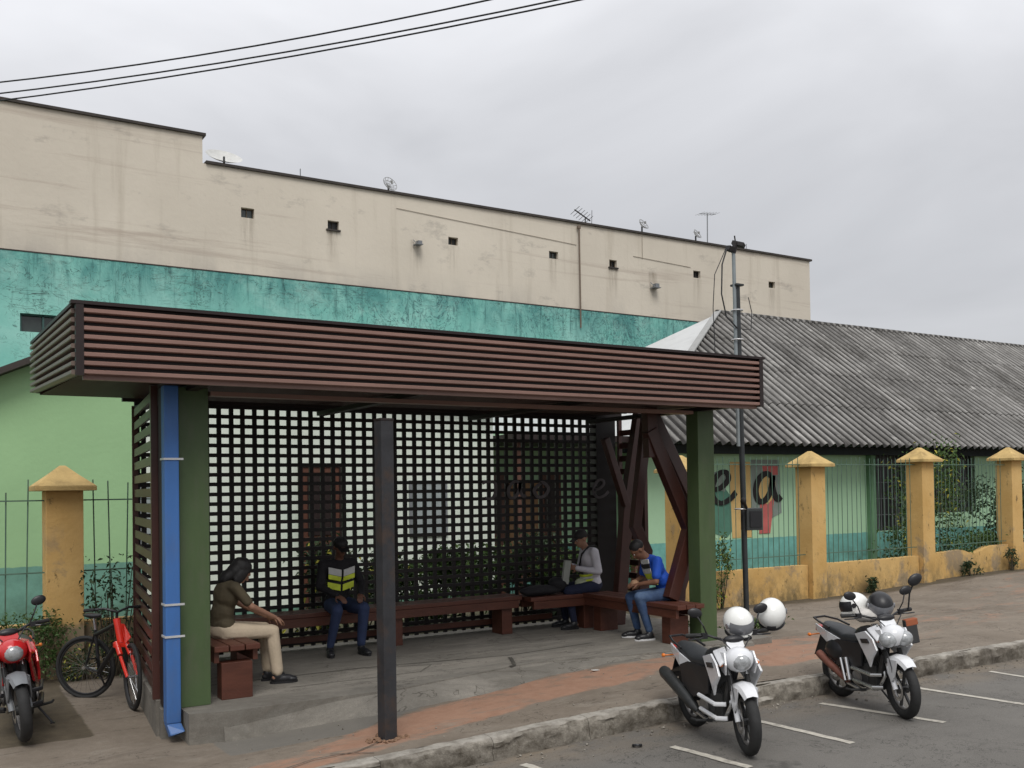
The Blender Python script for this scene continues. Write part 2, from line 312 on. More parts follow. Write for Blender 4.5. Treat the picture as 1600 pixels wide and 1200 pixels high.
mirror_m = mat('mirror_glass', (0.6, 0.62, 0.64), 0.05, 0.02, metal=1.0)
helm_w = mat('white_helmet_shell', (0.78, 0.78, 0.75), 0.22, 0.04, 6, coat=0.5)
visor_m = mat('helmet_visor', (0.10, 0.105, 0.11), 0.10, 0.1, spec=0.8)
visor_g = mat('grey_visor', (0.20, 0.205, 0.22), 0.15, 0.1, spec=0.8)
leaf_m = mat('leaf_green', (0.055, 0.105, 0.025), 0.6, 0.35, 9, stain=(0.12, 0.15, 0.03), stain_amt=0.6, stain_scale=5)
leaf_d = mat('leaf_dark', (0.030, 0.055, 0.020), 0.6, 0.35, 9)
leaf_y = mat('leaf_yellow', (0.42, 0.40, 0.07), 0.6, 0.3, 9)
stem_m = mat('stem_brown', (0.05, 0.04, 0.025), 0.8, 0.3)

# ------------------------------------------------------------------ mesh building
class M:
    def __init__(s): s.v = []; s.f = []
    def add(s, vs, fs):
        n = len(s.v); s.v += [V(p) for p in vs]; s.f += [tuple(i+n for i in f) for f in fs]; return s
    def box(s, c, size, rot=None):
        hx, hy, hz = size[0]/2, size[1]/2, size[2]/2
        vs = [V((x, y, z)) for x in (-hx, hx) for y in (-hy, hy) for z in (-hz, hz)]
        if rot is not None:
            m = rot if isinstance(rot, Matrix) else Euler(rot).to_matrix()
            vs = [m @ p for p in vs]
        return s.add([p+V(c) for p in vs], [(0, 1, 3, 2), (4, 6, 7, 5), (0, 4, 5, 1), (2, 3, 7, 6), (0, 2, 6, 4), (1, 5, 7, 3)])
    def bb(s, a, b):  # box from corners
        return s.box([(a[i]+b[i])/2 for i in range(3)], [abs(b[i]-a[i]) for i in range(3)])
    def tube(s, pts, r, n=8, cap=True, flat=1.0):
        pts = [V(p) for p in pts]; rs = r if isinstance(r, (list, tuple)) else [r]*len(pts)
        rings = []; prev = None
        for i, p in enumerate(pts):
            d = (pts[min(i+1, len(pts)-1)]-pts[max(i-1, 0)])
            if d.length < 1e-9: d = V((0, 0, 1))
            d.normalize()
            if prev is None:
                a = d.cross(V((0, 0, 1)));
                if a.length < 1e-3: a = d.cross(V((0, 1, 0)))
            else:
                a = prev - d*prev.dot(d)
                if a.length < 1e-4: a = d.cross(V((0, 0, 1)))
            a.normalize(); prev = a; b = d.cross(a)
            rings.append([p+(a*math.cos(2*PI*k/n)+b*math.sin(2*PI*k/n)*flat)*rs[i] for k in range(n)])
        vs = [q for ring in rings for q in ring]; fs = []
        for i in range(len(rings)-1):
            for k in range(n): fs.append((i*n+k, i*n+(k+1) % n, (i+1)*n+(k+1) % n, (i+1)*n+k))
        if cap: fs.append(tuple(range(n))[::-1]); fs.append(tuple((len(rings)-1)*n+k for k in range(n)))
        return s.add(vs, fs)
    def beam(s, pts, w, h, side):   # rectangular section swept along pts; side = the direction across (width w)
        pts = [V(p) for p in pts]; sd_ = V(side).normalized(); rings = []
        for i, p in enumerate(pts):
            d0 = (pts[i]-pts[i-1]).normalized() if i else None
            d1 = (pts[i+1]-pts[i]).normalized() if i < len(pts)-1 else None
            d = ((d0 or d1)+(d1 or d0)).normalized()
            nrm = sd_.cross(d).normalized()
            k = 1.0/max(0.3, d.dot(d1 or d0))
            rings.append([p+sd_*a*w/2+nrm*b*h/2*k for a, b in ((-1, -1), (1, -1), (1, 1), (-1, 1))])
        vs = [q for r0 in rings for q in r0]; fs = []
        for i in range(len(rings)-1):
            for k in range(4): fs.append((i*4+k, i*4+(k+1) % 4, (i+1)*4+(k+1) % 4, (i+1)*4+k))
        fs.append((3, 2, 1, 0)); n = (len(rings)-1)*4; fs.append((n, n+1, n+2, n+3))
        return s.add(vs, fs)
    def ell(s, c, r, rot=None, nu=14, nv=9, zmin=-1.0, zmax=1.0):
        m = (rot if isinstance(rot, Matrix) else Euler(rot).to_matrix()) if rot is not None else Matrix.Identity(3)
        c = V(c); a0 = math.acos(zmax); a1 = math.acos(zmin); vs = []; fs = []
        for j in range(nv+1):
            a = a0+(a1-a0)*j/nv
            for i in range(nu):
                p = V((r[0]*math.sin(a)*math.cos(2*PI*i/nu), r[1]*math.sin(a)*math.sin(2*PI*i/nu), r[2]*math.cos(a)))
                vs.append(c+m @ p)
        for j in range(nv):
            for i in range(nu): fs.append((j*nu+i, (j+1)*nu+i, (j+1)*nu+(i+1) % nu, j*nu+(i+1) % nu))
        if zmax >= 1:  # merge pole
            pass
        fs.append(tuple(range(nu))); fs.append(tuple(nv*nu+i for i in range(nu))[::-1])
        return s.add(vs, fs)
    def caps(s, a, b, r1, r2, n=10):   # capsule, closed, tapered
        a, b = V(a), V(b); d = (b-a); L = d.length
        if L < 1e-6: return s.ell(a, (r1, r1, r1))
        d.normalize(); pts = []; rs = []
        for k in range(4):
            t = (PI/2)*(k+0.25)/4; pts.append(a-d*r1*math.cos(t)); rs.append(r1*math.sin(t))
        pts.append(a); rs.append(r1); pts.append(b); rs.append(r2)
        for k in range(3, -1, -1):
            t = (PI/2)*(k+0.25)/4; pts.append(b+d*r2*math.cos(t)); rs.append(r2*math.sin(t))
        return s.tube(pts, rs, n)
    def prism(s, poly, a, b):   # poly: list of 3D points; extruded by vector b-a
        e = V(b)-V(a); n = len(poly); vs = [V(p) for p in poly]+[V(p)+e for p in poly]
        fs = [tuple(range(n))[::-1], tuple(range(n, 2*n))]+[(i, (i+1) % n, n+(i+1) % n, n+i) for i in range(n)]
        return s.add(vs, fs)
    def torus(s, c, axis, Rr, r, n=36, m=8, flat=1.0, a0=0, a1=2*PI):
        c = V(c); ax = V(axis).normalized(); u = ax.orthogonal().normalized()
        w = ax.cross(u); full = abs(a1-a0-2*PI) < 1e-6; cnt = n if full else n+1; vs = []; fs = []
        for i in range(cnt):
            t = a0+(a1-a0)*i/n; d = u*math.cos(t)+w*math.sin(t)
            for k in range(m):
                q = 2*PI*k/m; vs.append(c+d*(Rr+r*math.cos(q))+ax*r*flat*math.sin(q))
        for i in range(n if full else n):
            j = (i+1) % cnt
            for k in range(m): fs.append((i*m+k, j*m+k, j*m+(k+1) % m, i*m+(k+1) % m))
        return s.add(vs, fs)
    def cyl(s, a, b, r, n=16): return s.tube([a, b], r, n)
    def xf(s, mtx): s.v = [mtx @ p for p in s.v]; return s
    def build(s, name, material, parent=None, smooth=False, kind=None, label=None, cat=None, group=None, bevel=0, off=None, local=False):
        me = bpy.data.meshes.new(name)
        o0 = V((0, 0, 0))
        if parent is not None and not local:
            o0 = root_of(parent)
        if off is not None: o0 = V(off)
        me.from_pydata([p-o0 for p in s.v], [], s.f)
        if smooth:
            for p in me.polygons: p.use_smooth = True
        me.materials.append(material)
        bm = bmesh.new(); bm.from_mesh(me); bmesh.ops.recalc_face_normals(bm, faces=bm.faces[:])
        if bevel: bmesh.ops.bevel(bm, geom=bm.edges[:], offset=bevel, segments=2, affect='EDGES', profile=0.6)
        bm.to_mesh(me); bm.free()
        if smooth and hasattr(me, 'set_sharp_from_angle'): me.set_sharp_from_angle(angle=R(42))
        o = bpy.data.objects.new(name, me); COL.objects.link(o)
        if off is not None: o.location = off
        if parent is not None: o.parent = parent
        tag(o, label, cat, group, kind)
        return o
def root_of(o):
    p = V(o.location)
    while o.parent: o = o.parent; p += V(o.location)
    return p
def tag(o, label=None, cat=None, group=None, kind=None):
    if label: o['label'] = label
    if cat: o['category'] = cat
    if group: o['group'] = group
    if kind: o['kind'] = kind
    return o
def thing(name, label, cat, loc=(0, 0, 0), group=None, kind=None, rz=0):
    o = bpy.data.objects.new(name, None); COL.objects.link(o); o.location = loc; o.rotation_euler = (0, 0, rz); o.empty_display_size = 0.1
    return tag(o, label, cat, group, kind)
def inst(src, parent, loc, name=None, rot=None, scale=None):
    o = src.copy(); COL.objects.link(o); o.parent = parent; o.location = loc
    if rot is not None: o.rotation_euler = rot
    if scale is not None: o.scale = scale
    return o
def clamp(x, a=0.0, b=1.0): return max(a, min(b, x))
def sst(a, b, x): t = clamp((x-a)/(b-a)); return t*t*(3-2*t)

# ------------------------------------------------------------------ ground heights
def z_kerb(X): return -0.12-0.10*sst(6.5, 2.0, X) if X < 6.5 else -0.12
def z_road(X, Y=6.0): return z_kerb(X)-0.19
def z_walk(X, Y):
    zk = z_kerb(X)
    zi = -0.055-0.215*clamp((6.6-X)/4.4)
    zf = -0.2+0.19*sst(14.8, 20.5, X)
    if X > 8: zi = zi*(1-sst(8, 12, X)) + (zk+(zf-zk)*0.38)*sst(8, 12, X)
    if Y < 8.75: t = (Y-7.1)/(8.75-7.1); z = zk+(zi-zk)*clamp(t)
    else: t = clamp((Y-8.75)/(12.6-8.75)); z = zi+(zf-zi)*t
    return z

# ------------------------------------------------------------------ setting
M().bb((-400, -400, -0.9), (600, 600, -0.62)).build('ground', dirtm, kind='structure')
# road
road = M(); xs = [-60+i*1.0 for i in range(201)]; vs = []; fs = []
for X in xs:
    for Y in (-14, 0, 4, 5, 6, 7.14): vs.append((X, Y, z_road(X)-0.02*clamp((6-Y)/6)))
for i in range(len(xs)-1):
    for j in range(5): a = i*6+j; fs.append((a, a+6, a+7, a+1))
road.add(vs, fs); road_o = road.build('road', asph, kind='structure')
M().bb((-60, -30, -0.6), (140, -14, -0.2)).build('opposite_ground', dirtm, kind='structure')
for a, b, w in [((5.58, 6.43), (5.66, 5.60), 0.085), ((6.82, 6.62), (6.88, 5.60), 0.085), ((7.88, 6.80), (8.16, 5.60), 0.085), ((9.3, 6.74), (9.46, 5.60), 0.085),
                ((10.79, 6.8), (10.8, 5.6), 0.085), ((4.31, 6.82), (4.46, 5.6), 0.085), ((12.1, 6.8), (12.15, 5.6), 0.085), ((13.4, 6.8), (13.45, 5.6), 0.085), ((3.0, 6.7), (3.1, 5.6), 0.085)]:
    m = M(); a = V((*a, 0)); b = V((*b, 0)); n = V((1, 0.08, 0)).normalized()*w/2; segs = 14; vs = []; fs = []
    for i in range(segs+1):
        p = a+(b-a)*i/segs
        for s_ in (-1, 1):
            q = p+n*s_*random.uniform(0.8, 1.08); vs.append((q.x, q.y, z_road(q.x)-0.02*clamp((6-q.y)/6)+0.005))
    for i in range(segs): fs.append((2*i, 2*i+1, 2*i+3, 2*i+2))
    m.add(vs, fs).build('parking_line', paint_w, road_o)
# sidewalk with paint / dirt masks
def strip_band(X):   # lower and upper edge of the worn red painted lane
    pts = [(1.0, 6.9, 7.35), (2.7, 7.15, 7.75), (3.7, 7.42, 8.25), (5.1, 7.8, 8.68), (7.0, 7.98, 8.68), (8.3, 7.68, 8.95), (10, 7.7, 9.2), (15, 8.75, 10.3), (20, 8.9, 12.2), (60, 9.0, 12.4)]
    for (x0, a0, b0), (x1, a1, b1) in zip(pts, pts[1:]):
        if X <= x1: t = clamp((X-x0)/(x1-x0)); return a0+(a1-a0)*t, b0+(b1-b0)*t
    return 9.0, 12.4
def walk_mesh(name, x0, x1, dx, dy, masks=True):
    nx = int(round((x1-x0)/dx)); ny = int(round((12.55-7.22)/dy)); vs = []; fs = []; cols = []
    for i in range(nx+1):
        X = x0+(x1-x0)*i/nx; lo, hi = strip_band(X)
        for j in range(ny+1):
            Y = 7.22+(12.55-7.22)*j/ny
            z = z_walk(X, Y)+0.012*noise.noise(V((X*0.9, Y*0.9, 3)))+0.004*noise.noise(V((X*5, Y*5, 1)))
            vs.append((X, Y, z))
            red = clamp(min(Y-lo, hi-Y)/0.16+0.5)*(0.68 if X < 9.3 else max(0.36, 0.68-0.12*(X-9.3)))
            dirt = 0.0
            if X < 1.45: dirt = 0.9 if Y > 9.45 else 0.1
            if Y > 11.7: dirt = max(dirt, clamp((Y-11.7)/0.6)*0.75)
            if X > 9 and Y > 10.6: dirt = max(dirt, 0.36)
            gr = 0.0
            if 2.3 < X < 7.2 and 8.05 < Y: gr = 0.75 if Y > hi+0.02 else 0.0
            cols.append((red, dirt, gr, 1))
    for i in range(nx):
        for j in range(ny): a = i*(ny+1)+j; fs.append((a, a+ny+1, a+ny+2, a+1))
    m = M().add(vs, fs); o = m.build(name, pave, kind='structure', smooth=True)
    at = o.data.color_attributes.new('mask', 'FLOAT_COLOR', 'POINT')
    for k, c in enumerate(cols): at.data[k].color = c
    return o
walk_mesh('sidewalk', -8, 24, 0.1, 0.08)
walk_mesh('sidewalk', 24, 90, 1.0, 0.5)
walk_mesh('sidewalk', -60, -8, 1.0, 0.5)
# kerb stones, rough cast concrete
kerb = thing('kerb', None, None, (0, 0, 0), kind='structure')
def kerb_stone(x0, x1, nx):
    prof = [(7.07, -0.22), (7.06, -0.10), (7.075, -0.03), (7.10, 0.0), (7.16, 0.004), (7.22, 0.003), (7.27, -0.03)]
    sub = []
    for (a, b), (c, d) in zip(prof, prof[1:]):
        for k in range(3): t = k/3; sub.append((a+(c-a)*t, b+(d-b)*t))
    sub.append(prof[-1]); vs = []; fs = []; n = len(sub)
    for i in range(nx+1):
        X = x0+(x1-x0)*i/nx
        for k, (y, z) in enumerate(sub):
            amp = 0.030 if z < -0.01 else 0.012
            q = V((X*6, y*14, z*14)); d = noise.noise(q)*amp+noise.noise(q*3.1)*amp*0.5
            chip = max(0, noise.noise(V((X*1.7, 4, 2)))-0.12)*0.10 if -0.12 < z and y < 7.15 else 0
            vs.append((X, y+d*0.9+0.03*noise.noise(V((X*0.5, 9, 1)))+chip, z_kerb(X)+z+d*0.5-chip*0.4))
    for i in range(nx):
        for k in range(n-1): a = i*n+k; fs.append((a, a+n, a+n+1, a+1))
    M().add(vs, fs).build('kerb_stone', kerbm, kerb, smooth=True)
x = -3.0
while x < 20:
    w = random.uniform(0.92, 1.08); kerb_stone(x+0.002, x+w-0.002, 26); x += w
kerb_stone(x, 90, 300); kerb_stone(-60, -3.01, 200)
# gravel and dirt in the gutter
m = M()
for i in range(420):
    X = random.uniform(-1, 18); Y = 7.03-abs(random.gauss(0, 0.16)); s_ = random.uniform(0.004, 0.015)
    m.box((X, Y, z_road(X)+s_*0.4), (s_*1.6, s_*1.2, s_), (random.random(), random.random(), random.random()*6))
for i in range(160):
    X = random.uniform(2, 16); Y = random.uniform(7.3, 8.7); s_ = random.uniform(0.003, 0.009)
    m.box((X, Y, z_walk(X, Y)+s_*0.4), (s_*1.6, s_*1.2, s_), (random.random(), random.random(), random.random()*6))
m.build('gravel', kerbm, kind='stuff')
tag(M().box((4.62, 6.30, z_road(4.6)+0.004), (0.10, 0.05, 0.012), (0.05, 0.1, 0.7)).build('litter_scrap', paint_w), 'white paper scrap lying on the asphalt left of the left white motorcycle', 'litter')
tag(M().box((6.35, 8.55, z_walk(6.35, 8.55)+0.012), (0.10, 0.04, 0.006), (0.05, 0.1, 0.3)).build('litter_scrap', helm_w), 'small white paper scrap on the pavement before the shelter floor', 'litter')
tag(M().torus((5.35, 6.62, z_road(5.3)+0.015), (0.1, 0.2, 1), 0.035, 0.012, 14, 6).build('litter_ring', blk_pl), 'small black rubber ring lying in the gutter beside the kerb', 'litter')
# yard behind the fence
M().bb((-60, 12.5, -0.6), (140, 26, -0.215)).build('yard_ground', dirtm, kind='structure')

# shelter floor slab
slab = M(); poly = [(1.92, 9.03), (2.082, 9.03), (2.082, 8.70), (2.4, 8.62), (4.0, 8.62), (5.86, 9.05), (7.4, 8.72), (9.3, 8.78), (9.3, 11.75), (2.13, 11.75)]
slab.prism([(a, b, -0.45) for a, b in poly], (0, 0, 0), (0, 0, 0.45)).build('shelter_floor', slabm, kind='structure')
def flat_strip(name, pts, w, mtl, zf, lift):
    vs = []; fs = []; P = []
    for (a, b), (c, d) in zip(pts, pts[1:]):
        for k in range(10): t = k/10; P.append(V((a+(c-a)*t, b+(d-b)*t, 0)))
    P.append(V((*pts[-1], 0)))
    for i, p in enumerate(P):
        d = (P[min(i+1, len(P)-1)]-P[max(i-1, 0)]).normalized(); n = V((-d.y, d.x, 0))
        for s_ in (-1, 1):
            q = p+n*s_*w/2*random.uniform(0.7, 1.3); vs.append((q.x, q.y, zf(q.x, q.y)+lift))
    for i in range(len(P)-1): fs.append((2*i, 2*i+1, 2*i+3, 2*i+2))
    M().add(vs, fs).build(name, mtl, kind='structure')
zero = lambda x, y: 0.0
for pts in ([(2.3, 7.25), (2.75, 7.45), (3.1, 7.42), (3.5, 7.66)], [(2.9, 7.5), (3.2, 7.3)], [(6.4, 7.35), (6.9, 7.5), (7.6, 7.42)], [(9.2, 7.9), (10.4, 8.1), (11.6, 7.95)], [(12.0, 9.4), (13.5, 9.7), (15, 9.5)]):
    flat_strip('pavement_crack', pts, 0.012, seam_m, z_walk, 0.013)
flat_strip('floor_joint', [(2.1, 9.9), (4.2, 9.86), (5.9, 9.6), (7.2, 9.75)], 0.016, seam_m, zero, 0.004)
flat_strip('floor_joint', [(5.82, 9.45), (5.60, 9.0), (5.52, 8.97)], 0.045, seam_m, zero, 0.008)
flat_strip('floor_joint', [(3.2, 9.3), (4.6, 9.28), (4.9, 9.6), (4.2, 9.8)], 0.012, seam_g, zero, 0.004)
flat_strip('floor_joint', [(4.0, 10.35), (5.6, 10.2), (6.6, 10.45), (7.6, 10.3)], 0.010, seam_g, zero, 0.004)
flat_strip('floor_joint', [(6.6, 10.2), (6.9, 11.1)], 0.012, seam_g, zero, 0.006)
# mortar fillet ramp in front of the floor
rm_ = M(); vs = []; fs = []
P = [(2.36, 8.62), (4.0, 8.62), (5.86, 9.05), (7.4, 8.72), (8.9, 8.72)]
Q = []
for (a, b), (c, d) in zip(P, P[1:]):
    for k in range(12): t = k/12; Q.append((a+(c-a)*t, b+(d-b)*t))
Q.append(P[-1])
for X, Y in Q:
    wd = 0.03+0.36*sst(2.8, 5.6, X)*(1-sst(6.0, 7.0, X))+0.03*noise.noise(V((X*3, 0, 0)))
    h0 = -0.006 if X > 3.4 else -0.006-0.10*(3.4-X)
    vs += [(X, Y+0.02, h0), (X, Y-wd*0.5, (h0+z_walk(X, Y-wd))/2+0.01), (X, Y-wd, z_walk(X, Y-wd)-0.015)]
for i in range(len(Q)-1):
    for k in range(2): a = i*3+k; fs.append((a, a+3, a+4, a+1))
rm_.add(vs, fs).build('floor_ramp', seam_g if False else slabm, kind='structure', smooth=True)

# ------------------------------------------------------------------ large beige and cyan building behind
bb_ = thing('apartment_block', 'long beige rendered block with cyan lower band and tiny windows behind the shelter', 'building', (10, 26, -0.4))
wins = [(7.89, 9.50, .36, .27), (10.34, 9.49, .34, .25), (14.2, 9.51, .34, .24), (17.9, 9.51, .36, .24), (20.33, 9.50, .32, .25), (24.11, 9.53, .34, .26), (27.9, 9.53, .34, .24)]
def wall_with_holes(x0, x1, z0, z1, Y, holes, th=0.18):
    xs = sorted({x0, x1}|{h[0]-h[2]/2 for h in holes}|{h[0]+h[2]/2 for h in holes})
    m = M(); hs = sorted(holes); cur = x0
    for hx, hz, w, h in hs:
        m.bb((cur, Y, z0), (hx-w/2, Y+th, z1))
        m.bb((hx-w/2, Y, z0), (hx+w/2, Y+th, hz-h/2)); m.bb((hx-w/2, Y, hz+h/2), (hx+w/2, Y+th, z1)); cur = hx+w/2
    m.bb((cur, Y, z0), (x1, Y+th, z1)); return m
wall_with_holes(6.7, 30.0, 7.82, 10.66, 26, wins).build('wall', beige, bb_)
m = M().bb((-12, 26, 7.82), (6.7, 26.18, 11.38)); m.bb((-12, 26.18, -0.4), (6.7, 38, 11.36)); m.bb((6.7, 26.5, -0.4), (29.98, 38, 10.62)); m.bb((29.8, 26.18, -0.4), (30, 38, 10.66))
m.build('wall', beige, bb_)
wall_with_holes(-12, 29.6, -0.4, 7.80, 25.95, [(3.35, 6.1, 2.0, 0.44)], 0.23).build('painted_band', cyan, bb_, label='cyan painted lower band of the wall with black cracks and peeling')
M().bb((-12.1, 25.93, 11.38), (6.78, 26.4, 11.45)).build('coping', coping_m, bb_)
M().bb((6.78, 25.93, 10.66), (30.08, 26.4, 10.73)).build('coping', coping_m, bb_)
M().bb((-12, 25.94, 7.80), (29.6, 26.02, 7.83)).build('drip_edge', coping_m, bb_)
for i, (hx, hz, w, h) in enumerate(wins):
    f = M().bb((hx-w/2, 26.14, hz-h/2), (hx+w/2, 26.16, hz+h/2)).build('window', dark_m if i % 3 else glass_m, bb_)
    M().bb((hx-w/2, 26.11, hz-h/2), (hx-w/2+.025, 26.139, hz+h/2)).bb((hx+w/2-.025, 26.11, hz-h/2), (hx+w/2, 26.139, hz+h/2)).bb((hx-w/2+.025, 26.11, hz+h/2-.025), (hx+w/2-.025, 26.139, hz+h/2)).bb((hx-.01, 26.11, hz-h/2), (hx+.01, 26.139, hz+h/2-.03)).build('frame', coping_m if i % 2 else mat('window_bronze', (0.10, 0.075, 0.05)), f)
    if i in (1, 4): M().bb((hx-w/2-.05, 25.94, hz-h/2-.05), (hx+w/2+.03, 26.0, hz-h/2-.005)).build('sill', coping_m, f)
cw = M().bb((2.35, 26.10, 5.88), (4.35, 26.12, 6.32)).build('window', glass_m, bb_)
m = M()
for k in range(5): m.bb((2.35+k*.49, 26.02, 5.88), (2.39+k*.49, 26.07, 6.32))
m.bb((2.39, 26.02, 6.28), (4.31, 26.06, 6.32)).build('frame', mat('teal_frame', (0.04, 0.085, 0.08)), cw)
tb = M().tube([(18.86, 25.90, 10.50), (18.87, 25.90, 7.2)], 0.028, 8); tb.box((18.86, 25.91, 10.52), (0.10, 0.09, 0.10)); tb.build('conduit', mat('conduit_brown', (0.16, 0.12, 0.09)), bb_)
for (bx, bz, s_) in [(12.93, 9.28, 0.8), (22.05, 8.9, 1.0)]:
    m = M().box((bx, 25.85, bz-0.08*s_), (0.28*s_, 0.26, 0.025)).box((bx+0.05, 25.88, bz), (0.16*s_, 0.16, 0.14*s_)).tube([(bx-.12*s_, 25.97, bz+.12*s_), (bx-.12*s_, 25.75, bz-.07*s_)], 0.012, 6)
    m.build('wall_bracket', grey_p, bb_)
for pts in ([(21.2, 25.985, 9.85), (23.8, 25.985, 9.75)], [(12.3, 25.985, 10.25), (18.8, 25.985, 9.95)], [(21.6, 25.985, 10.6), (21.6, 25.985, 9.8)]):
    M().tube(pts, 0.008, 5).build('wall_cable', mat('wall_cable', (0.30, 0.26, 0.21)), bb_)

# rooftop aerials
def dish(label, cx, cz, w, h, mtl, mesh=False, tilt=0.0, base=10.73, Y=26.3, facing=(0, -1, 0)):
    t = thing('satellite_dish', label, 'satellite dish', (cx, Y, base))
    f = V(facing).normalized(); rot = f.to_track_quat('Z', 'Y').to_matrix(); c = V((cx, Y, cz))
    if mesh:
        m = M()
        for k in range(12):
            a = 2*PI*k/12; pts = []
            for q in range(6): r0 = w/2*q/5; pts.append(c+rot @ V((r0*math.cos(a), r0*math.sin(a), 0.10*(q/5)**2)))
            m.tube(pts, 0.007, 4)
        for q in (0.35, 0.68, 1.0):
            pts = [c+rot @ V((w/2*q*math.cos(2*PI*k/24), w/2*q*math.sin(2*PI*k/24), 0.10*q*q)) for k in range(25)]; m.tube(pts, 0.009 if q == 1 else 0.006, 4, False)
        m.build('reflector', mtl, t)
    else:
        m = M(); vs = []; fs = []; n = 32
        for q in range(7):
            for k in range(n): a = 2*PI*k/n; r0 = (q/6); vs.append(c+rot @ V((w/2*r0*math.cos(a), w/2*r0*math.sin(a), h*(r0**2-1))))
        for q in range(6):
            for k in range(n): fs.append((q*n+k, q*n+(k+1) % n, (q+1)*n+(k+1) % n, (q+1)*n+k))
        m.add(vs, fs).build('reflector', mtl, t, smooth=True)
    M().tube([(cx, Y, base), (cx, Y, cz-0.02)], 0.03, 8).build('mast', steel_m, t)
    if w < .9: M().tube([c+rot @ V((0, w*0.45, 0)), c+f*w*0.38], 0.010, 5).box(c+f*w*0.4, (0.05, 0.05, 0.08)).build('feed_arm', steel_m if not mesh else mtl, t)
    return t
dish('large solid pale grey satellite dish tipped skyward beside the roof step', 7.35, 11.05, 0.98, 0.13, mat('dish_grey', (0.52, 0.52, 0.50), 0.6), facing=(0.0, -0.70, 1))
dmesh = mat('dish_mesh', (0.24, 0.24, 0.23), 0.6)
dish('round mesh satellite dish left of the middle of the long roof', 12.2, 10.98, 0.46, 0.1, dmesh, True, facing=(0.2, -1, 0.45))
dish('pale round mesh dish left of the T-shaped aerial, farther one', 21.86, 11.05, 0.42, 0.1, dmesh, True, facing=(0.3, -1, 0.7))
dish('pale round mesh dish directly beside the T-shaped aerial', 24.36, 11.03, 0.38, 0.1, dmesh, True, facing=(0.4, -1, 0.7))
t = thing('roof_aerial', 'T-shaped television aerial on a thin tall mast', 'aerial', (24.93, 26.3, 10.73))
M().tube([(24.93, 26.3, 10.7), (24.95, 26.3, 11.92)], 0.02, 6).build('mast', grey_p, t)
m = M().tube([(24.57, 26.3, 11.86), (25.36, 26.3, 11.94)], 0.012, 5)
for k in range(6): m.tube([(24.6+k*.145, 26.05, 11.865+k*.015), (24.6+k*.145, 26.55, 11.865+k*.015)], 0.006, 4)
m.build('boom', grey_p, t)
t = thing('roof_aerial', 'dark slanting aerial with short rods above the wall conduit', 'aerial', (19.35, 26.3, 10.73))
M().tube([(19.4, 26.3, 10.7), (19.42, 26.3, 11.0)], 0.02, 6).tube([(19.68, 26.3, 10.8), (19.7, 26.3, 11.3)], 0.01, 5).build('mast', steel_m, t)
m = M().tube([(18.98, 26.3, 11.22), (19.62, 26.3, 10.93)], 0.022, 6)
for k in range(6): q = V((19.0+k*.11, 26.3, 11.2-k*.05)); m.tube([q-V((-.04, .2, -.09)), q+V((-.04, .2, -.09))], 0.010, 4)
m.build('boom', black_m, t)
for X, h, lb in ((9.49, 0.32, 'thin short rod aerial between the solid dish and the first mesh dish'), (26.9, 0.3, 'thin short rod aerial near the right end of the long roof')):
    tag(M().tube([(X, 26.3, 10.7), (X, 26.3, 10.73+h)], 0.014, 5).build('roof_aerial', grey_p, off=(X, 26.3, 10.7)), lb, 'aerial')

# ------------------------------------------------------------------ left pale green house
lh = thing('green_house', 'pale green house with teal base and dark roof edge left of and behind the shelter', 'house', (3, 15.6, -0.25))
def ztop(X): return 3.10+0.46*X if X < 2.6 else 4.296-0.12*(X-2.6)
m = M(); poly = [(-9, 15.6, -0.3), (9.3, 15.6, -0.3), (9.3, 15.6, ztop(9.3)), (2.6, 15.6, ztop(2.6)), (-9, 15.6, 0.5)]
poly[4] = (-3.5, 15.6, ztop(-3.5)); poly[0] = (-3.5, 15.6, -0.3)
m.prism(poly, (0, 0, 0), (0, 7, 0)).build('wall', green_l, lh)
m = M().prism([(-4.0, 15.25, ztop(-4)+.005), (2.6, 15.25, ztop(2.6)+.005), (2.6, 15.25, ztop(2.6)+.10), (-4.0, 15.25, ztop(-4)+.10)], (0, 0, 0), (0, 7.8, 0))
m.prism([(2.6, 15.25, ztop(2.6)+.005), (9.6, 15.25, ztop(9.6)+.005), (9.6, 15.25, ztop(9.6)+.10), (2.6, 15.25, ztop(2.6)+.10)], (0, 0, 0), (0, 7.8, 0)).build('roof', coping_m, lh)
d = M().bb((5.58, 15.52, -0.2), (6.22, 15.60, 2.33)).build('door', door_m, lh)
M().bb((5.66, 15.50, 1.2), (6.14, 15.519, 2.2)).bb((5.66, 15.50, -0.05), (6.14, 15.519, 1.05)).build('door_panel', brown_d, d)
M().add([(3.12, 15.588, 0.05), (9.3, 15.588, 0.05), (9.3, 15.588, 3.3), (3.12, 15.588, 3.3), (3.12, 15.6, 0.05), (9.3, 15.6, 0.05), (9.3, 15.6, 3.3), (3.12, 15.6, 3.3)], [(0, 1, 2, 3), (0, 4, 5, 1), (1, 5, 6, 2), (2, 6, 7, 3), (3, 7, 4, 0)]).build('painted_panel', mat('whitish_mint', (0.70, 0.76, 0.67), 0.85, 0.1, 1.5, stain=(0.42, 0.52, 0.42), stain_amt=0.6), lh, label='paler mint-white part of the house wall seen through the lattice')
M().bb((5.52, 15.50, -0.2), (5.579, 15.60, 2.40)).bb((6.221, 15.50, -0.2), (6.28, 15.60, 2.40)).bb((5.579, 15.50, 2.331), (6.221, 15.60, 2.40)).build('door_frame', brown_d, lh)
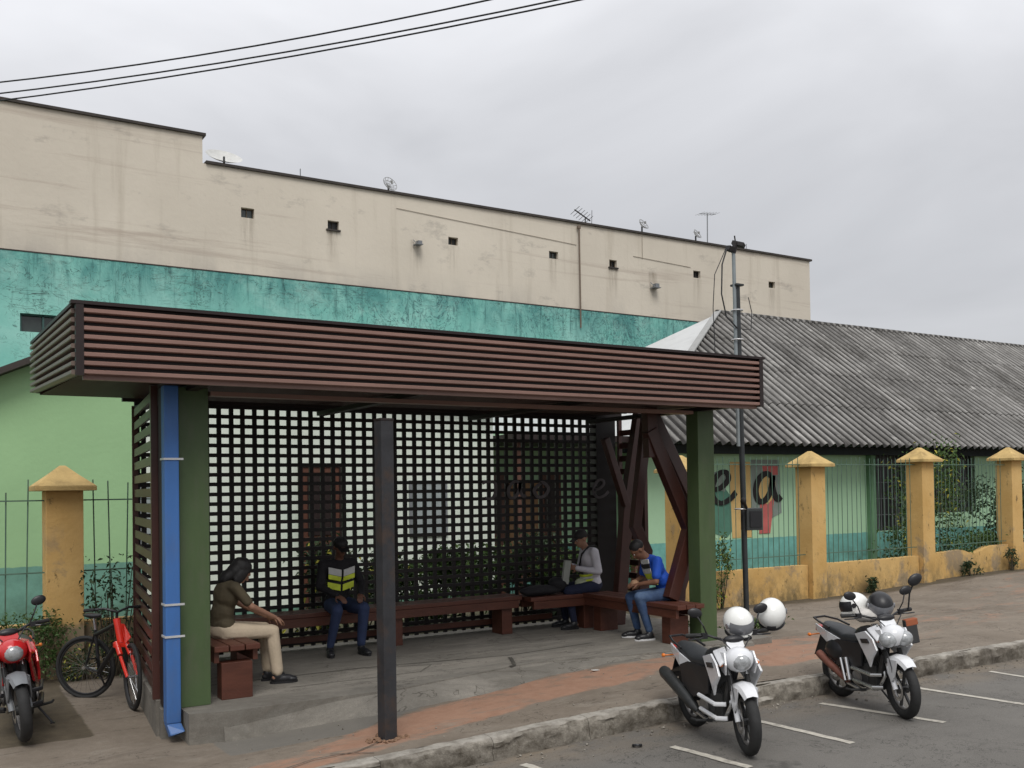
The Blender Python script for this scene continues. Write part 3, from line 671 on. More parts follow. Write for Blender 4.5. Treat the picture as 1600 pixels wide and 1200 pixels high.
for x0, x1 in ((3.05, 3.55), (7.6, 8.25)):
    w = M().bb((x0, 15.57, 1.15), (x1, 15.598, 2.05)).build('window', mat('pale_glass', (0.32, 0.36, 0.36), 0.2), lh)
    M().bb((x0-.05, 15.55, 1.10), (x0-.002, 15.6, 2.10)).bb((x1+.002, 15.55, 1.10), (x1+.05, 15.6, 2.10)).bb((x0, 15.55, 2.052), (x1, 15.6, 2.10)).bb((x0, 15.55, 1.10), (x1, 15.6, 1.148)).build('frame', grey_p, w)

# porch between the two houses: doors and boards glimpsed through the lattice
pr = thing('porch_building', 'dark porch with brown doors and an orange-brown board seen through the lattice', 'building', (10.9, 17, -0.25))
M().bb((9.3, 17.0, -0.3), (12.7, 17.2, 3.1)).build('wall', green_r, pr)
M().bb((9.31, 14.9, 2.80), (12.1, 17.0, 2.92)).build('roof', brown_d, pr)
for x0, x1, mt_ in ((9.75, 10.35, door_m), (11.25, 11.75, door_m)):
    d = M().bb((x0, 16.93, -0.2), (x1, 17.0, 2.25)).build('door', mt_, pr); M().bb((x0+.08, 16.91, 1.1), (x1-.08, 16.929, 2.1)).build('door_panel', brown_d, d)
M().bb((10.45, 16.90, 0.1), (11.15, 17.0, 2.1)).build('board', orange_m, pr)
for X in (9.6, 12.3): M().bb((X-.07, 15.1, -0.3), (X+.07, 15.24, 2.8)).build('column', mat('porch_post', (0.10, 0.045, 0.03)), pr)

# ------------------------------------------------------------------ right house with corrugated roof
rh = thing('green_school_house', 'long pale green house under a weathered grey corrugated hip roof', 'house', (20, 15.6, -0.25))
wn = [(20.72, 1.76, 1.35, 2.0), (23.35, 1.9, 1.9, 1.5), (27.5, 1.7, 1.8, 1.7), (32, 1.7, 1.8, 1.7)]
wall_with_holes(12.7, 46, -0.3, 2.95, 15.6, wn, 0.2).build('wall', green_r, rh)
M().bb((12.7, 15.8, -0.3), (12.9, 24.6, 2.95)).bb((12.9, 24.4, -0.3), (46, 24.6, 2.95)).build('wall', green_r, rh)
M().bb((19.86, 15.45, -0.3), (20.03, 15.599, 2.78)).build('pilaster', mat('darker_green', (0.13, 0.25, 0.14)), rh)
M().bb((12.2, 15.36, 2.62), (46, 15.56, 2.80)).build('eave_shade_board', navy_m, rh)  # dark blue fascia strip; its colour also paints the eave's shade on the wall
M().bb((12.02, 14.95, 2.81), (46, 15.59, 2.83)).build('eave_soffit', navy_m, rh)
for hx, hz, w, h in wn:
    f = M().bb((hx-w/2, 15.74, hz-h/2), (hx+w/2, 15.76, hz+h/2)).build('window', dark_m, rh)
    n = int(w/0.13); br = M()
    for k in range(n+1): x0 = hx-w/2+k*w/n; br.bb((x0-.008, 15.63, hz-h/2), (x0+.008, 15.645, hz+h/2))
    for k in range(1, 5): z0 = hz-h/2+k*h/5; br.bb((hx-w/2, 15.646, z0-.009), (hx+w/2, 15.66, z0+.009))
    br.build('grille', grey_p, f)
# mural on the wall: big cursive letters and flat colour patches
def patch(nm, pts, mtl, d=0.008):
    M().prism([(a, 15.598-d, b) for a, b in pts], (0, 0, 0), (0, d*0.8, 0)).build(nm, mtl, rh)
mur_grey = mat('mural_grey', (0.24, 0.28, 0.25), 0.8, 0.15, 3); mur_or = mat('mural_ochre', (0.62, 0.42, 0.17), 0.8, 0.12, 3)
mur_red = mat('mural_red', (0.52, 0.13, 0.12), 0.8, 0.15, 3); mur_dg = mat('mural_dark_green', (0.09, 0.22, 0.16), 0.8, 0.15, 3)
patch('mural_patch', [(14.62, .95), (15.2, .80), (15.5, 1.05), (15.42, 1.6), (15.1, 1.95), (14.65, 2.3)], mur_dg, 0.006)
patch('mural_patch', [(15.36, .78), (15.95, .78), (15.95, 2.45), (15.30, 2.45)], mur_or, 0.008)
patch('mural_patch', [(15.96, 1.15), (16.2, 1.05), (16.9, 1.3), (16.85, 2.5), (15.96, 2.5)], mur_grey, 0.010)
patch('mural_patch', [(16.35, 2.16), (16.8, 2.16), (16.8, 2.36), (16.30, 2.36)], mur_red, 0.014)
patch('mural_patch', [(16.18, .85), (16.52, .85), (16.68, 1.7), (16.22, 1.6)], mur_red, 0.014)
patch('mural_patch', [(16.12, 1.62), (16.45, 1.5), (16.72, 1.7), (16.7, 2.1), (16.4, 2.15), (16.15, 1.98)], mur_or, 0.017)
patch('mural_patch', [(14.75, 1.9), (15.15, 1.8), (15.28, 2.1), (15.0, 2.25), (14.72, 2.2)], mur_grey, 0.012)
def ribbon(nm, pts, w, parent, mtl, Y, d=0.012, name='mural_letter'):
    P = []; n = len(pts)
    for i in range(n-1):   # catmull-rom
        p0 = pts[max(i-1, 0)]; p1 = pts[i]; p2 = pts[i+1]; p3 = pts[min(i+2, n-1)]
        for k in range(6):
            t = k/6; P.append(tuple(0.5*(2*p1[a]+(p2[a]-p0[a])*t+(2*p0[a]-5*p1[a]+4*p2[a]-p3[a])*t*t+(3*p1[a]-p0[a]-3*p2[a]+p3[a])*t**3) for a in (0, 1)))
    P.append(pts[-1]); L = []; Rr = []
    for i, p in enumerate(P):
        q0 = P[max(i-1, 0)]; q1 = P[min(i+1, len(P)-1)]; dx, dz = q1[0]-q0[0], q1[1]-q0[1]; ll = math.hypot(dx, dz) or 1
        ww = w*(0.75+0.35*abs(dz)/ll)/2; L.append((p[0]-dz/ll*ww, p[1]+dx/ll*ww)); Rr.append((p[0]+dz/ll*ww, p[1]-dx/ll*ww))
    vs = []; fs = []; k = len(P)
    for (a, b), (c, e) in zip(L, Rr): vs += [(a, Y-d, b), (c, Y-d, e), (a, Y, b), (c, Y, e)]
    for i in range(k-1): a = 4*i; fs += [(a, a+4, a+5, a+1), (a, a+2, a+6, a+4), (a+1, a+5, a+7, a+3)]
    fs += [(0, 1, 3, 2), (4*k-4, 4*k-2, 4*k-1, 4*k-3)]
    return M().add(vs, fs).build(name, mtl, parent)
def letter_a(cx, cz, s):   # cursive a
    return [(cx+.30*s, cz+.42*s), (cx+.02*s, cz+.50*s), (cx-.30*s, cz+.30*s), (cx-.45*s, cz-.05*s), (cx-.36*s, cz-.38*s), (cx-.10*s, cz-.44*s), (cx+.18*s, cz-.20*s), (cx+.33*s, cz+.20*s), (cx+.36*s, cz+.44*s), (cx+.34*s, cz+.10*s), (cx+.46*s, cz-.26*s), (cx+.62*s, cz-.38*s), (cx+.74*s, cz-.28*s)]
def letter_e(cx, cz, s):
    return [(cx-.40*s, cz-.06*s), (cx-.02*s, cz+.02*s), (cx+.30*s, cz+.28*s), (cx+.20*s, cz+.50*s), (cx-.10*s, cz+.46*s), (cx-.38*s, cz+.10*s), (cx-.36*s, cz-.30*s), (cx-.05*s, cz-.48*s), (cx+.35*s, cz-.36*s), (cx+.62*s, cz-.14*s)]
ribbon('a', letter_a(16.38, 1.86, 0.66), 0.15, rh, black_m, 15.578)
ribbon('e', letter_e(15.05, 1.88, 0.68), 0.13, rh, black_m, 15.578)
# roof: corrugated sheets, each its own piece
EV = V((12.0, 14.8, 2.84)); RD = V((19.3, 20.0, 6.73)); slope = (V((0, 5.2, 3.89))); SL = slope.length; sdir = slope.normalized(); snrm = V((0, -3.89, 5.2)).normalized()
WP, AMP, SW, SLN = 0.27, 0.050, 1.08, SL/4+0.05
def sheet_mesh():
    n = 4*10; vs = []; fs = []
    for j in range(2):
        for i in range(n+1): x0 = (SW+0.02)*i/n; vs.append((x0, j*SLN, AMP*math.cos(2*PI*x0/WP)))
    for i in range(n): fs.append((i, i+1, n+2+i, n+1+i))
    base = len(vs); vs += [(a, b, c-0.012) for a, b, c in vs]; fs += [tuple(base+q for q in f[::-1]) for f in fs[:]]
    for i in range(n): fs.append((i, base+i, base+i+1, i+1))
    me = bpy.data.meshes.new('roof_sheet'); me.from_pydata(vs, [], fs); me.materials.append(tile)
    for p in me.polygons: p.use_smooth = True
    me.set_sharp_from_angle(angle=R(50)); return me
sm_ = sheet_mesh(); rmat = Matrix((V((1, 0, 0)), sdir, snrm)).transposed()
ridge_line = lambda y: 12.0+(y/SL)*(19.3-12.0)   # x of the hip at distance y up the slope
k = 0
for row in range(4):
    for c in range(34):
        x0 = 12.0+c*SW; y0 = row*SL/4-(0.04 if row else 0.10)
        if x0+SW < ridge_line(max(0, y0))-0.1: continue
        tl = Euler((R(-0.25)+random.uniform(-.002, .002), random.uniform(-.002, .002), random.uniform(-.0015, .0015))).to_matrix()
        me = sm_
        if x0 < ridge_line(y0+SLN)+0.05:
            me = sm_.copy(); bm = bmesh.new(); bm.from_mesh(me)
            a = V((ridge_line(0)-x0, -y0, 0)); b = V((ridge_line(SL)-x0, SL-y0, 0)); dd = (b-a).normalized()
            bmesh.ops.bisect_plane(bm, geom=bm.verts[:]+bm.edges[:]+bm.faces[:], plane_co=a, plane_no=V((-dd.y, dd.x, 0)), clear_outer=True)
            bm.to_mesh(me); bm.free()
            if not len(me.polygons): continue
        o = bpy.data.objects.new('roof_sheet', me); COL.objects.link(o); o.parent = rh
        pos = EV+V((x0-12.0, 0, 0))+sdir*y0+snrm*(0.03+0.004*row+random.uniform(0, .003))
        mtx = (rmat @ tl).to_4x4(); mtx.translation = pos-V(rh.location); o.matrix_basis = mtx; k += 1
M().add([(12, 25.2, 2.84), (12, 14.8, 2.86), (19.3, 20, 6.75), (12.1, 25.2, 2.74), (12.1, 14.9, 2.74), (19.4, 20, 6.65)], [(0, 1, 2), (5, 4, 3), (0, 3, 4, 1), (1, 4, 5, 2), (2, 5, 3, 0)]).build('hip_sheet', white_sheet, rh, label='plain pale sheet covering the hip end of the roof')
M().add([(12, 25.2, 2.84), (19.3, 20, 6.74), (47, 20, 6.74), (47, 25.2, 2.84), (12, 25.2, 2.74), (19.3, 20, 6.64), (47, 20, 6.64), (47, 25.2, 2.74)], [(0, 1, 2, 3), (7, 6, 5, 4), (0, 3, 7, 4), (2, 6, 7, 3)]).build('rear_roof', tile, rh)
m = M(); xk = 19.25; j = 0
while xk < 46: m.tube([(xk, 20, 6.77+.003*(j % 2)), (xk+1.1, 20, 6.77+.003*(j % 2))], 0.09, 10); xk += 1.06; j += 1
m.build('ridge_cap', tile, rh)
m = M().beam([EV+V((0.02, 0, 0.075)), RD+V((0, 0, 0.09))], 0.20, 0.03, (0.6, -0.75, 0.2)); m.build('hip_cap', mat('hip_cap', (0.30, 0.30, 0.29)), rh)

# ------------------------------------------------------------------ fence
fn = thing('boundary_fence', 'ochre masonry fence with capped pillars and green vertical bars', 'fence', (12, 12.6, -0.2))
PX = [-4.9, -1.65, 1.58, 4.8, 8.0, 11.22, 14.44, 17.72, 20.87, 24.1, 27.3, 30.5, 33.8, 37]
def pz(X): return 2.27+0.12*clamp((X-1.58)/5)+0.06*clamp((X-6)/5)+0.11*clamp((X-11.2)/3.2)*0+ (0.10*clamp((X-11.2)/3.2))+0.10*clamp((X-14.44)/3.3)+0.04*clamp((X-17.7)/3.2)
capm = mat('weathered_cap', (0.50, 0.35, 0.14), 0.85, 0.2, 5, 0.3, stain=(0.14, 0.08, 0.03), stain_amt=0.7, stain_scale=3)
for i, X in enumerate(PX):
    if 3 < X < 10: continue
    hw = 0.20 if X < 10 else 0.19; top = pz(X)
    m = M().bb((X-hw, 12.6-hw, -0.4), (X+hw, 12.6+hw, top-0.30)); p = m.build('pillar', yellow, fn, bevel=0.006)
    c = M(); e = hw+0.13; z0 = top-0.30
    c.bb((X-e, 12.6-e, z0+.001), (X+e, 12.6+e, z0+0.055))
    q = []
    for s_, zz in ((e, z0+0.056), (e*0.5, z0+0.185), (0.03, top)):
        q += [(X-s_, 12.6-s_, zz), (X+s_, 12.6-s_, zz), (X+s_, 12.6+s_, zz), (X-s_, 12.6+s_, zz)]
    fs = [(3, 2, 1, 0), (8, 9, 10, 11)]
    for lv in (0, 4):
        for k2 in range(4): fs.append((lv+k2, lv+(k2+1) % 4, lv+4+(k2+1) % 4, lv+4+k2))
    c.add(q, fs).build('cap', capm, p, bevel=0.008)
def lw(X): return 0.43+0.12*sst(16.5, 21, X)
for x0, x1 in zip(PX, PX[1:]):
    if x0 > 3 and x1 < 12: continue
    if x0 > 1 and x0 < 3: x1 = 2.6
    vs = []; n = 24; fs = []
    for i in range(n+1):
        X = x0+.205+(x1-x0-.41)*i/n; zz = lw(X)+0.008*noise.noise(V((X*3, 1, 1)))
        if 19.0 < X < 19.9: zz -= 0.10*math.sin((X-19.0)/0.9*PI)
        vs += [(X, 12.52, -0.4), (X, 12.52, zz), (X, 12.68, zz), (X, 12.68, -0.4)]
    for i in range(n):
        for k2 in range(3): a = 4*i+k2; fs.append((a, a+1, a+5, a+4))
    fs += [(0, 1, 2, 3), (4*n, 4*n+3, 4*n+2, 4*n+1)]
    M().add(vs, fs).build('low_wall', yellow, fn)
bar_me = M().tube([(0, 0, 0), (0, 0, 1.0)], 0.0068, 6)
src = None; nb = 0
for x0, x1 in zip(PX, PX[1:]):
    if x1 < 0 or x0 > 30 or (x0 > 3 and x1 < 12): continue
    left = x1 < 11
    if 1 < x0 < 3: x1 = 2.8
    n = (5 if x0 > 1 else 14) if left else 21
    zt = 2.0 if left else 2.42
    for rz_ in ((1.02, 1.86) if left else (0.62, 2.30)):
        M().bb((x0+.2, 12.565, rz_-.008), (x1-.2, 12.58, rz_+.008)).build('rail', bars_m, fn)
    for i in range(1, n):
        X = x0+.2+(x1-x0-.4)*i/n+random.uniform(-.008, .008); zb = lw(X)-0.03; h = zt+random.uniform(-.05, .06)*(2.0 if left else 0.5)-zb
        if src is None: src = bar_me.build('bar', bars_m, fn, off=None, local=True); o = src
        else: o = inst(src, fn, (0, 0, 0))
        o.location = V((X, 12.60, zb))-V(fn.location); o.scale = (1.0 if not left else 1.15, 1.0, h); o.rotation_euler = (random.uniform(-.006, .006), random.uniform(-.012, .012)*(1.8 if left else 0.6), 0); nb += 1

# ------------------------------------------------------------------ bus shelter
sh = thing('bus_shelter', 'brown ribbed-roof bus shelter with green posts, lattice back wall and bent steel struts', 'bus shelter', (5.3, 8.99, 0))
FX0, FX1, FY0, FY1 = 1.18, 8.74, 8.40, 11.40
ZB, ZT = 2.87, 3.43
NR = 8
side_m = mat('brown_metal_side_lit', (0.165, 0.122, 0.100), 0.45, 0.14, 5, 0.08, 30, stain=(0.17, 0.15, 0.13), stain_amt=0.5)  # greyer copy of the brown metal, with the left side's light in its colour
def fascia(p0, p1, outv, za0, za1, zb0, zb1, mtl):
    p0, p1, ov = V(p0), V(p1), V(outv)
    def pt(P, za, zb, o_, t_): q = P+ov*o_; return V((q.x, q.y, za+(zb-za)*t_))
    M().prism([pt(p0, za0, za1, -.012, 0), pt(p1, zb0, zb1, -.012, 0), pt(p1, zb0, zb1, -.012, 1), pt(p0, za0, za1, -.012, 1)], (0, 0, 0), tuple(ov*.012)).build('groove_shade_sheet', brown_d, sh)  # dark sheet added so the grooves between the slats look shaded
    for k in range(NR):
        a, b = (k+.04)/NR, (k+.60)/NR; prof = [(.001, a), (.050, a+.02/NR), (.058, a+.10/NR), (.058, b-.10/NR), (.050, b-.02/NR), (.001, b)]; n = len(prof)
        vs = [pt(p0, za0, za1, o_, t_) for o_, t_ in prof]+[pt(p1, zb0, zb1, o_, t_) for o_, t_ in prof]
        fs = [tuple(range(n)), tuple(range(n, 2*n))[::-1]]+[(i, (i+1) % n, n+(i+1) % n, n+i) for i in range(n)]
        M().add(vs, fs).build('fascia_slat', mtl, sh)
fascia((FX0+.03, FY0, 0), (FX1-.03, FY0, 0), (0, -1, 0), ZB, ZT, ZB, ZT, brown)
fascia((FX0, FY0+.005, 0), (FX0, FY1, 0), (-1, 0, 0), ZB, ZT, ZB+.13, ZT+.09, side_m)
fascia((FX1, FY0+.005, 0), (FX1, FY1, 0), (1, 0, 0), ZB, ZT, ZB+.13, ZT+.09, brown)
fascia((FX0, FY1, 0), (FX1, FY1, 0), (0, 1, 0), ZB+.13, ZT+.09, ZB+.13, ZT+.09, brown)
# trims: top cap, corner pieces, bottom lip
for a, b in (((FX0-.065, FY0-.065, ZT), (FX1+.065, FY0+.03, ZT+.028)),): M().bb(a, b).build('top_flashing', brown_d, sh)
M().prism([(FX0-.05, FY0+.031, ZT), (FX0-.05, FY1+.04, ZT+.09), (FX0-.05, FY1+.04, ZT+.118), (FX0-.05, FY0+.031, ZT+.028)], (0, 0, 0), (0.09, 0, 0)).build('top_flashing', brown_d, sh)
M().prism([(FX1-.04, FY0+.031, ZT), (FX1-.04, FY1+.04, ZT+.09), (FX1-.04, FY1+.04, ZT+.118), (FX1-.04, FY0+.031, ZT+.028)], (0, 0, 0), (0.09, 0, 0)).build('top_flashing', brown_d, sh)
for X in (FX0, FX1): M().bb((X-.030 if X < 3 else X-.029, FY0-.062, ZB-.01), (X+.029 if X < 3 else X+.030, FY0-.001, ZT-.002)).build('corner_trim', brown_d, sh)
M().bb((FX0+.03, FY0-.005, ZB-.035), (FX1-.03, FY0+.05, ZB+.004)).build('bottom_lip', brown, sh)
# roof deck and ribbed soffit
def zr(Y, b): return b+(Y-FY0)/(FY1-FY0)*0.10
M().add([(FX0+.01, FY0+.04, ZT-.06), (FX1-.01, FY0+.04, ZT-.06), (FX1-.01, FY1-.01, ZT+.03), (FX0+.01, FY1-.01, ZT+.03),
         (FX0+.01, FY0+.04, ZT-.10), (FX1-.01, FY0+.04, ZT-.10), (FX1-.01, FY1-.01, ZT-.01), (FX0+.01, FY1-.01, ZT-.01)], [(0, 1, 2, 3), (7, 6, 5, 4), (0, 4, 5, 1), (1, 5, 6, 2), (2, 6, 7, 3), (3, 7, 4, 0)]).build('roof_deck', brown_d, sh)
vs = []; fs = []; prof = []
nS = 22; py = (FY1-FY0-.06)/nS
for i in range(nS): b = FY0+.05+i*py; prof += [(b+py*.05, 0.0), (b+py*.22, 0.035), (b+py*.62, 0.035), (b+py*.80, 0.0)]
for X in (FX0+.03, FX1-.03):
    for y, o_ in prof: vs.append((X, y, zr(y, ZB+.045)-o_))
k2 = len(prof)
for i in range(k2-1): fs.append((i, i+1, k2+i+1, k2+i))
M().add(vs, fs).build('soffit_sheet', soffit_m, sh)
for X in (2.2, 4.3, 6.4, 8.35): M().bb((X-.05, FY0+.1, ZB-.03), (X+.05, FY1-.1, ZB+.02)).build('roof_beam', brown_d, sh)
M().bb((2.05, 11.43, 2.95), (9.05, 11.50, 3.10)).build('back_beam', brown_d, sh)
M().bb((2.36, 8.95, ZB-.07), (8.2, 9.06, ZB-.031)).build('front_beam', brown, sh)
# posts
for X, zb in ((2.215, 0.0), (8.435, -0.02)):
    p = M().bb((X-.133, 8.99, zb), (X+.133, 9.20, ZB-.001)).build('post', post_g, sh, bevel=0.006)
# blue downspout
ds = M().bb((1.93, 8.86, -0.10), (2.055, 8.985, ZB-.001)).add([(1.93, 8.86, -.10), (2.055, 8.86, -.10), (2.055, 8.985, -.10), (1.93, 8.985, -.10), (1.95, 8.80, -.19), (2.07, 8.78, -.16), (2.07, 8.88, -.20), (1.95, 8.88, -.22)],
    [(0, 1, 2, 3), (4, 5, 6, 7), (0, 1, 5, 4), (1, 2, 6, 5), (2, 3, 7, 6), (3, 0, 4, 7)]).build('downspout', blue_m, sh, bevel=0.012)
for z in (2.22, 0.94, 0.66): M().bb((1.92, 8.850, z-.009), (2.09, 8.860, z+.009)).bb((1.92, 8.861, z-.009), (1.929, 8.99, z+.009)).build('pipe_strap', strap_m, ds)
# lattice back wall
lt = M().bb((2.185, 11.47, 0.03), (2.235, 11.53, 3.0)).bb((8.58, 11.44, 0.0), (8.93, 11.60, 3.02)).bb((2.235, 11.50, 2.985), (8.58, 11.545, 3.02)).build('lattice_frame', lattice_m, sh)
vb = M().bb((0, 0, 0.03), (0.051, 0.030, 2.984)); hb = M().bb((0, 0, 0), (6.345, 0.022, 0.045)); sv = shz = None
X = 2.28
while X < 8.56:
    if sv is None: sv = vb.build('slat', lattice_m, lt, local=True); o = sv
    else: o = inst(sv, lt, (0, 0, 0))
    o.location = V((X-.026+random.uniform(-.0025, .0025), 11.50, 0))-V(sh.location); o.rotation_euler = (0, random.uniform(-.0012, .0012), 0); X += 0.141
z = 0.06
for k in range(26):
    if shz is None: shz = hb.build('slat', lattice_m, lt, local=True); o = shz
    else: o = inst(shz, lt, (0, 0, 0))
    o.location = V((2.235, 11.477, 2.815-.022+0.114-k*0.114+random.uniform(-.002, .002)))-V(sh.location)
# faint lettering on the lattice
let_m = mat('faded_letters', (0.085, 0.075, 0.078), 0.7, 0.3, 8)
def small_letter(pts, cx, cz, s): ribbon('l', [(cx+a*s, cz+b*s) for a, b in pts], 0.038, lt, let_m, 11.435, 0.012, 'letter')
ribbon('l', [(6.66, 2.00), (6.74, 2.02), (6.86, 2.00), (6.86, 1.86), (6.80, 1.79), (6.70, 1.80)], 0.045, lt, let_m, 11.47, 0.010, 'letter')
ribbon('l', letter_a(7.18, 1.90, 0.24), 0.045, lt, let_m, 11.47, 0.010, 'letter')
ribbon('l', [(7.62, 2.0), (7.50, 1.9), (7.56, 1.80), (7.68, 1.82), (7.74, 1.92), (7.66, 2.0), (7.60, 2.0)], 0.05, lt, let_m, 11.47, 0.010, 'letter')
ribbon('l', letter_e(8.62, 1.90, 0.26), 0.045, lt, let_m, 11.437, 0.010, 'letter')
# side slat panels (left and right)
def side_panel(Xa, Y0, Xb, Y1, z0, z1, name):
    a, b = V((Xa, Y0, 0)), V((Xb, Y1, 0)); d = (b-a).normalized(); n = V((d.y, -d.x, 0)); ang = math.atan2(d.y, d.x)-PI/2; r0 = Matrix.Rotation(ang, 3, 'Z'); L = (b-a).length
    zc, hh = (z0+z1)/2, z1-z0
    fr = M().box(V((a.x, a.y, zc))-d*.045, (.06, .088, hh), r0).build(name, beam_m, sh); M().box(V((b.x, b.y, zc))+d*.025, (.06, .048, hh), r0).build('upright', beam_m, fr)
    sl = M().bb((-.012, 0.001, 0), (.012, L-.001, .082)); s0 = None; z = z0+.05
    while z < z1-.1:
        if s0 is None: s0 = sl.build('slat', beam_m, fr, local=True); o = s0
        else: o = inst(s0, fr, (0, 0, 0))
        o.location = V((a.x, a.y, z))-V(sh.location); o.rotation_euler = (0, 0, ang); z += (0.148 if Xa < 5 else 0.19)
side_panel(1.93, 9.30, 2.17, 11.40, 0.06, 2.90, 'side_panel')
side_panel(9.02, 10.95, 9.02, 11.43, 0.35, 2.93, 'side_panel')
M().bb((1.94, 8.985, 0.03), (2.04, 9.15, 2.86)).build('jamb', brown_d, sh)
M().prism([(1.905, 9.16, -.32), (2.00, 9.16, -.32), (2.26, 11.5, -.32), (2.12, 11.5, -.32)], (0, 0, 0), (0, 0, .378)).build('side_kerb', slabm, sh)
# bent struts
def strut(pts, w=0.13, h=0.20, side=(0, 1, 0)): M().beam(pts, w, h, side).build('strut', beam_m, sh, bevel=0.008)
strut([(8.08, 9.29, 0.52), (8.44, 9.32, 1.38), (7.84, 9.36, 2.62)], 0.12, 0.17)
strut([(7.88, 9.38, 2.28), (7.86, 9.38, 2.9)], 0.12, 0.16)
strut([(8.45, 9.64, 0.0), (8.50, 9.64, 0.6), (8.92, 9.66, 1.50), (8.12, 9.70, 2.90)], 0.16, 0.16)
strut([(8.47, 10.86, 0.0), (8.66, 10.86, 1.66), (8.93, 10.86, 2.98)], 0.12, 0.17)
strut([(8.60, 10.80, 1.66), (8.25, 10.80, 2.6)], 0.10, 0.10)
strut([(8.34, 10.2, 0.47), (8.46, 10.2, 1.05), (8.27, 10.2, 1.40), (8.52, 10.2, 2.95)], 0.10, 0.14)

# ------------------------------------------------------------------ benches
def bench(name, label, pts_seat, z, wdt, legs, axis, apron=True):
    t = thing(name, label, 'bench', (*pts_seat[0], 0))
    a, b = V((*pts_seat[0], z)), V((*pts_seat[1], z)); d = (b-a).normalized(); n = V((-d.y, d.x, 0))
    for k in range(3):
        o_ = (k-1)*(wdt/3); w = wdt/3-.012
        q = M().prism([a+n*(o_-w/2), a+n*(o_+w/2), b+n*(o_+w/2), b+n*(o_-w/2)], (0, 0, 0), (0, 0, -0.055)); q.build('seat_plank', bench_m, t, bevel=0.008)
    M().prism([a+n*wdt*.36+d*.05-V((0, 0, .058)), a+n*(wdt*.36+.045)+d*.05-V((0, 0, .058)), b+n*(wdt*.36+.045)-d*.05-V((0, 0, .058)), b+n*wdt*.36-d*.05-V((0, 0, .058))], (0, 0, 0), (0, 0, -0.10)).build('rail', bench_m, t)
    M().prism([a-n*(wdt*.36+.045)+d*.05-V((0, 0, .058)), a-n*wdt*.36+d*.05-V((0, 0, .058)), b-n*wdt*.36-d*.05-V((0, 0, .058)), b-n*(wdt*.36+.045)-d*.05-V((0, 0, .058))], (0, 0, 0), (0, 0, -0.10)).build('rail', bench_m, t)
    for s_ in legs:
        c = a+d*s_; r0 = Matrix.Rotation(math.atan2(d.y, d.x), 3, 'Z')
        M().box((c.x, c.y, (z-.16)/2), (0.16, wdt*0.66, z-.16), r0).build('leg', bench_m, t, bevel=0.006)
    return t
bench('left_bench'.replace('left_', ''), 'reddish wooden bench at the left side of the shelter, under the woman', (2.52, 9.12), 0.50, 0.42, [0], None) if False else None
bench('wooden_bench', 'reddish wooden bench by the left green post, woman in beige trousers seated on it', [(2.62, 9.08), (2.62, 11.0)], 0.50, 0.44, (0.10, 1.75), None)
bench('wooden_bench', 'long reddish wooden bench running along the lattice back wall', [(2.95, 11.15), (6.95, 11.15)], 0.50, 0.40, (0.3, 2.2, 3.8), None)
M().bb((3.0, 11.36, 0.10), (7.7, 11.41, 0.17)).build('foot_rail', bench_m, sh)
bench('wooden_bench', 'dark red wooden bench in the back right corner under the man in white', [(7.0, 11.0), (8.05, 10.95)], 0.48, 0.40, (0.95,), None)
bench('wooden_bench', 'reddish wooden bench at the right side of the shelter under the man in blue', [(8.03, 8.86), (8.03, 10.8)], 0.49, 0.44, (0.30, 1.7), None)

# free-standing dark post
pt = thing('steel_post', 'dark grey square post without a sign on the pavement before the shelter', 'post', (3.47, 7.62, -0.2))
M().box((3.49, 7.68, 1.13), (0.12, 0.12, 2.76), (0, 0, 0.1)).build('shaft', pole_m, pt, bevel=0.004)
M().box((3.49, 7.68, 2.522), (0.125, 0.125, 0.02), (0, 0, 0.1)).build('cap', brown_d, pt)
m = M()
for k in range(26): a = random.uniform(0, 6.3); r0 = random.uniform(0.06, 0.15); m.box((3.47+r0*math.cos(a)*1.3, 7.62+r0*math.sin(a), z_walk(3.47, 7.62)+.005), (random.uniform(.015, .05), random.uniform(.015, .04), random.uniform(.01, .03)), (random.random(), random.random(), random.random()*6))
m.build('footing_rubble', mat('rust_rubble', (0.20, 0.12, 0.075), 0.95, 0.3, 20), pt, kind='stuff')

# utility pole right of the shelter
up_ = thing('utility_pole', 'tall thin dark steel pole with meter box and camera right of the shelter roof', 'pole', (9.68, 9.6, -0.12))
M().tube([(9.70, 9.6, -0.2), (9.66, 9.6, 2.4), (9.63, 9.6, 4.62)], 0.038, 12).build('shaft', steel_m, up_, smooth=True)
M().tube([(9.60, 9.6, 2.45), (9.575, 9.6, 5.12)], 0.025, 10).build('upper_tube', lsteel_m, up_, smooth=True)
M().box((9.63, 9.6, 4.645), (0.13, 0.13, 0.025)).build('top_plate', steel_m, up_)
for z in (1.6, 3.9, 4.3): M().torus((9.62, 9.6, z), (0, 0, 1), 0.075, 0.010, 16, 6).build('clamp', strap_m, up_)
bx_ = M().box((9.78, 9.56, 1.46), (0.24, 0.17, 0.30), (0, 0, -0.25)).build('meter_box', grey_p if False else mat('meter_box', (0.045, 0.05, 0.05), 0.4), up_, bevel=0.008)
M().box((9.765, 9.465, 1.46), (0.18, 0.012, 0.22), (0, 0, -0.25)).build('door', blk_pl, bx_)
cmh = M().box((9.64, 9.57, 5.20), (0.09, 0.17, 0.05), (0.35, 0.25, 0.5)).tube([(9.57, 9.6, 5.08), (9.60, 9.58, 5.22)], 0.035, 8).tube([(9.62, 9.6, 5.2), (9.60, 9.6, 5.32)], 0.010, 6).box((9.51, 9.6, 5.13), (0.09, 0.09, 0.06), (0.2, 0.3, 0)).build('camera', black_m, up_)
m = M().tube([(9.45, 9.6, 5.12), (9.36, 9.6, 4.9), (9.34, 9.6, 4.5), (9.42, 9.6, 4.2), (9.58, 9.56, 4.05)], 0.010, 6)
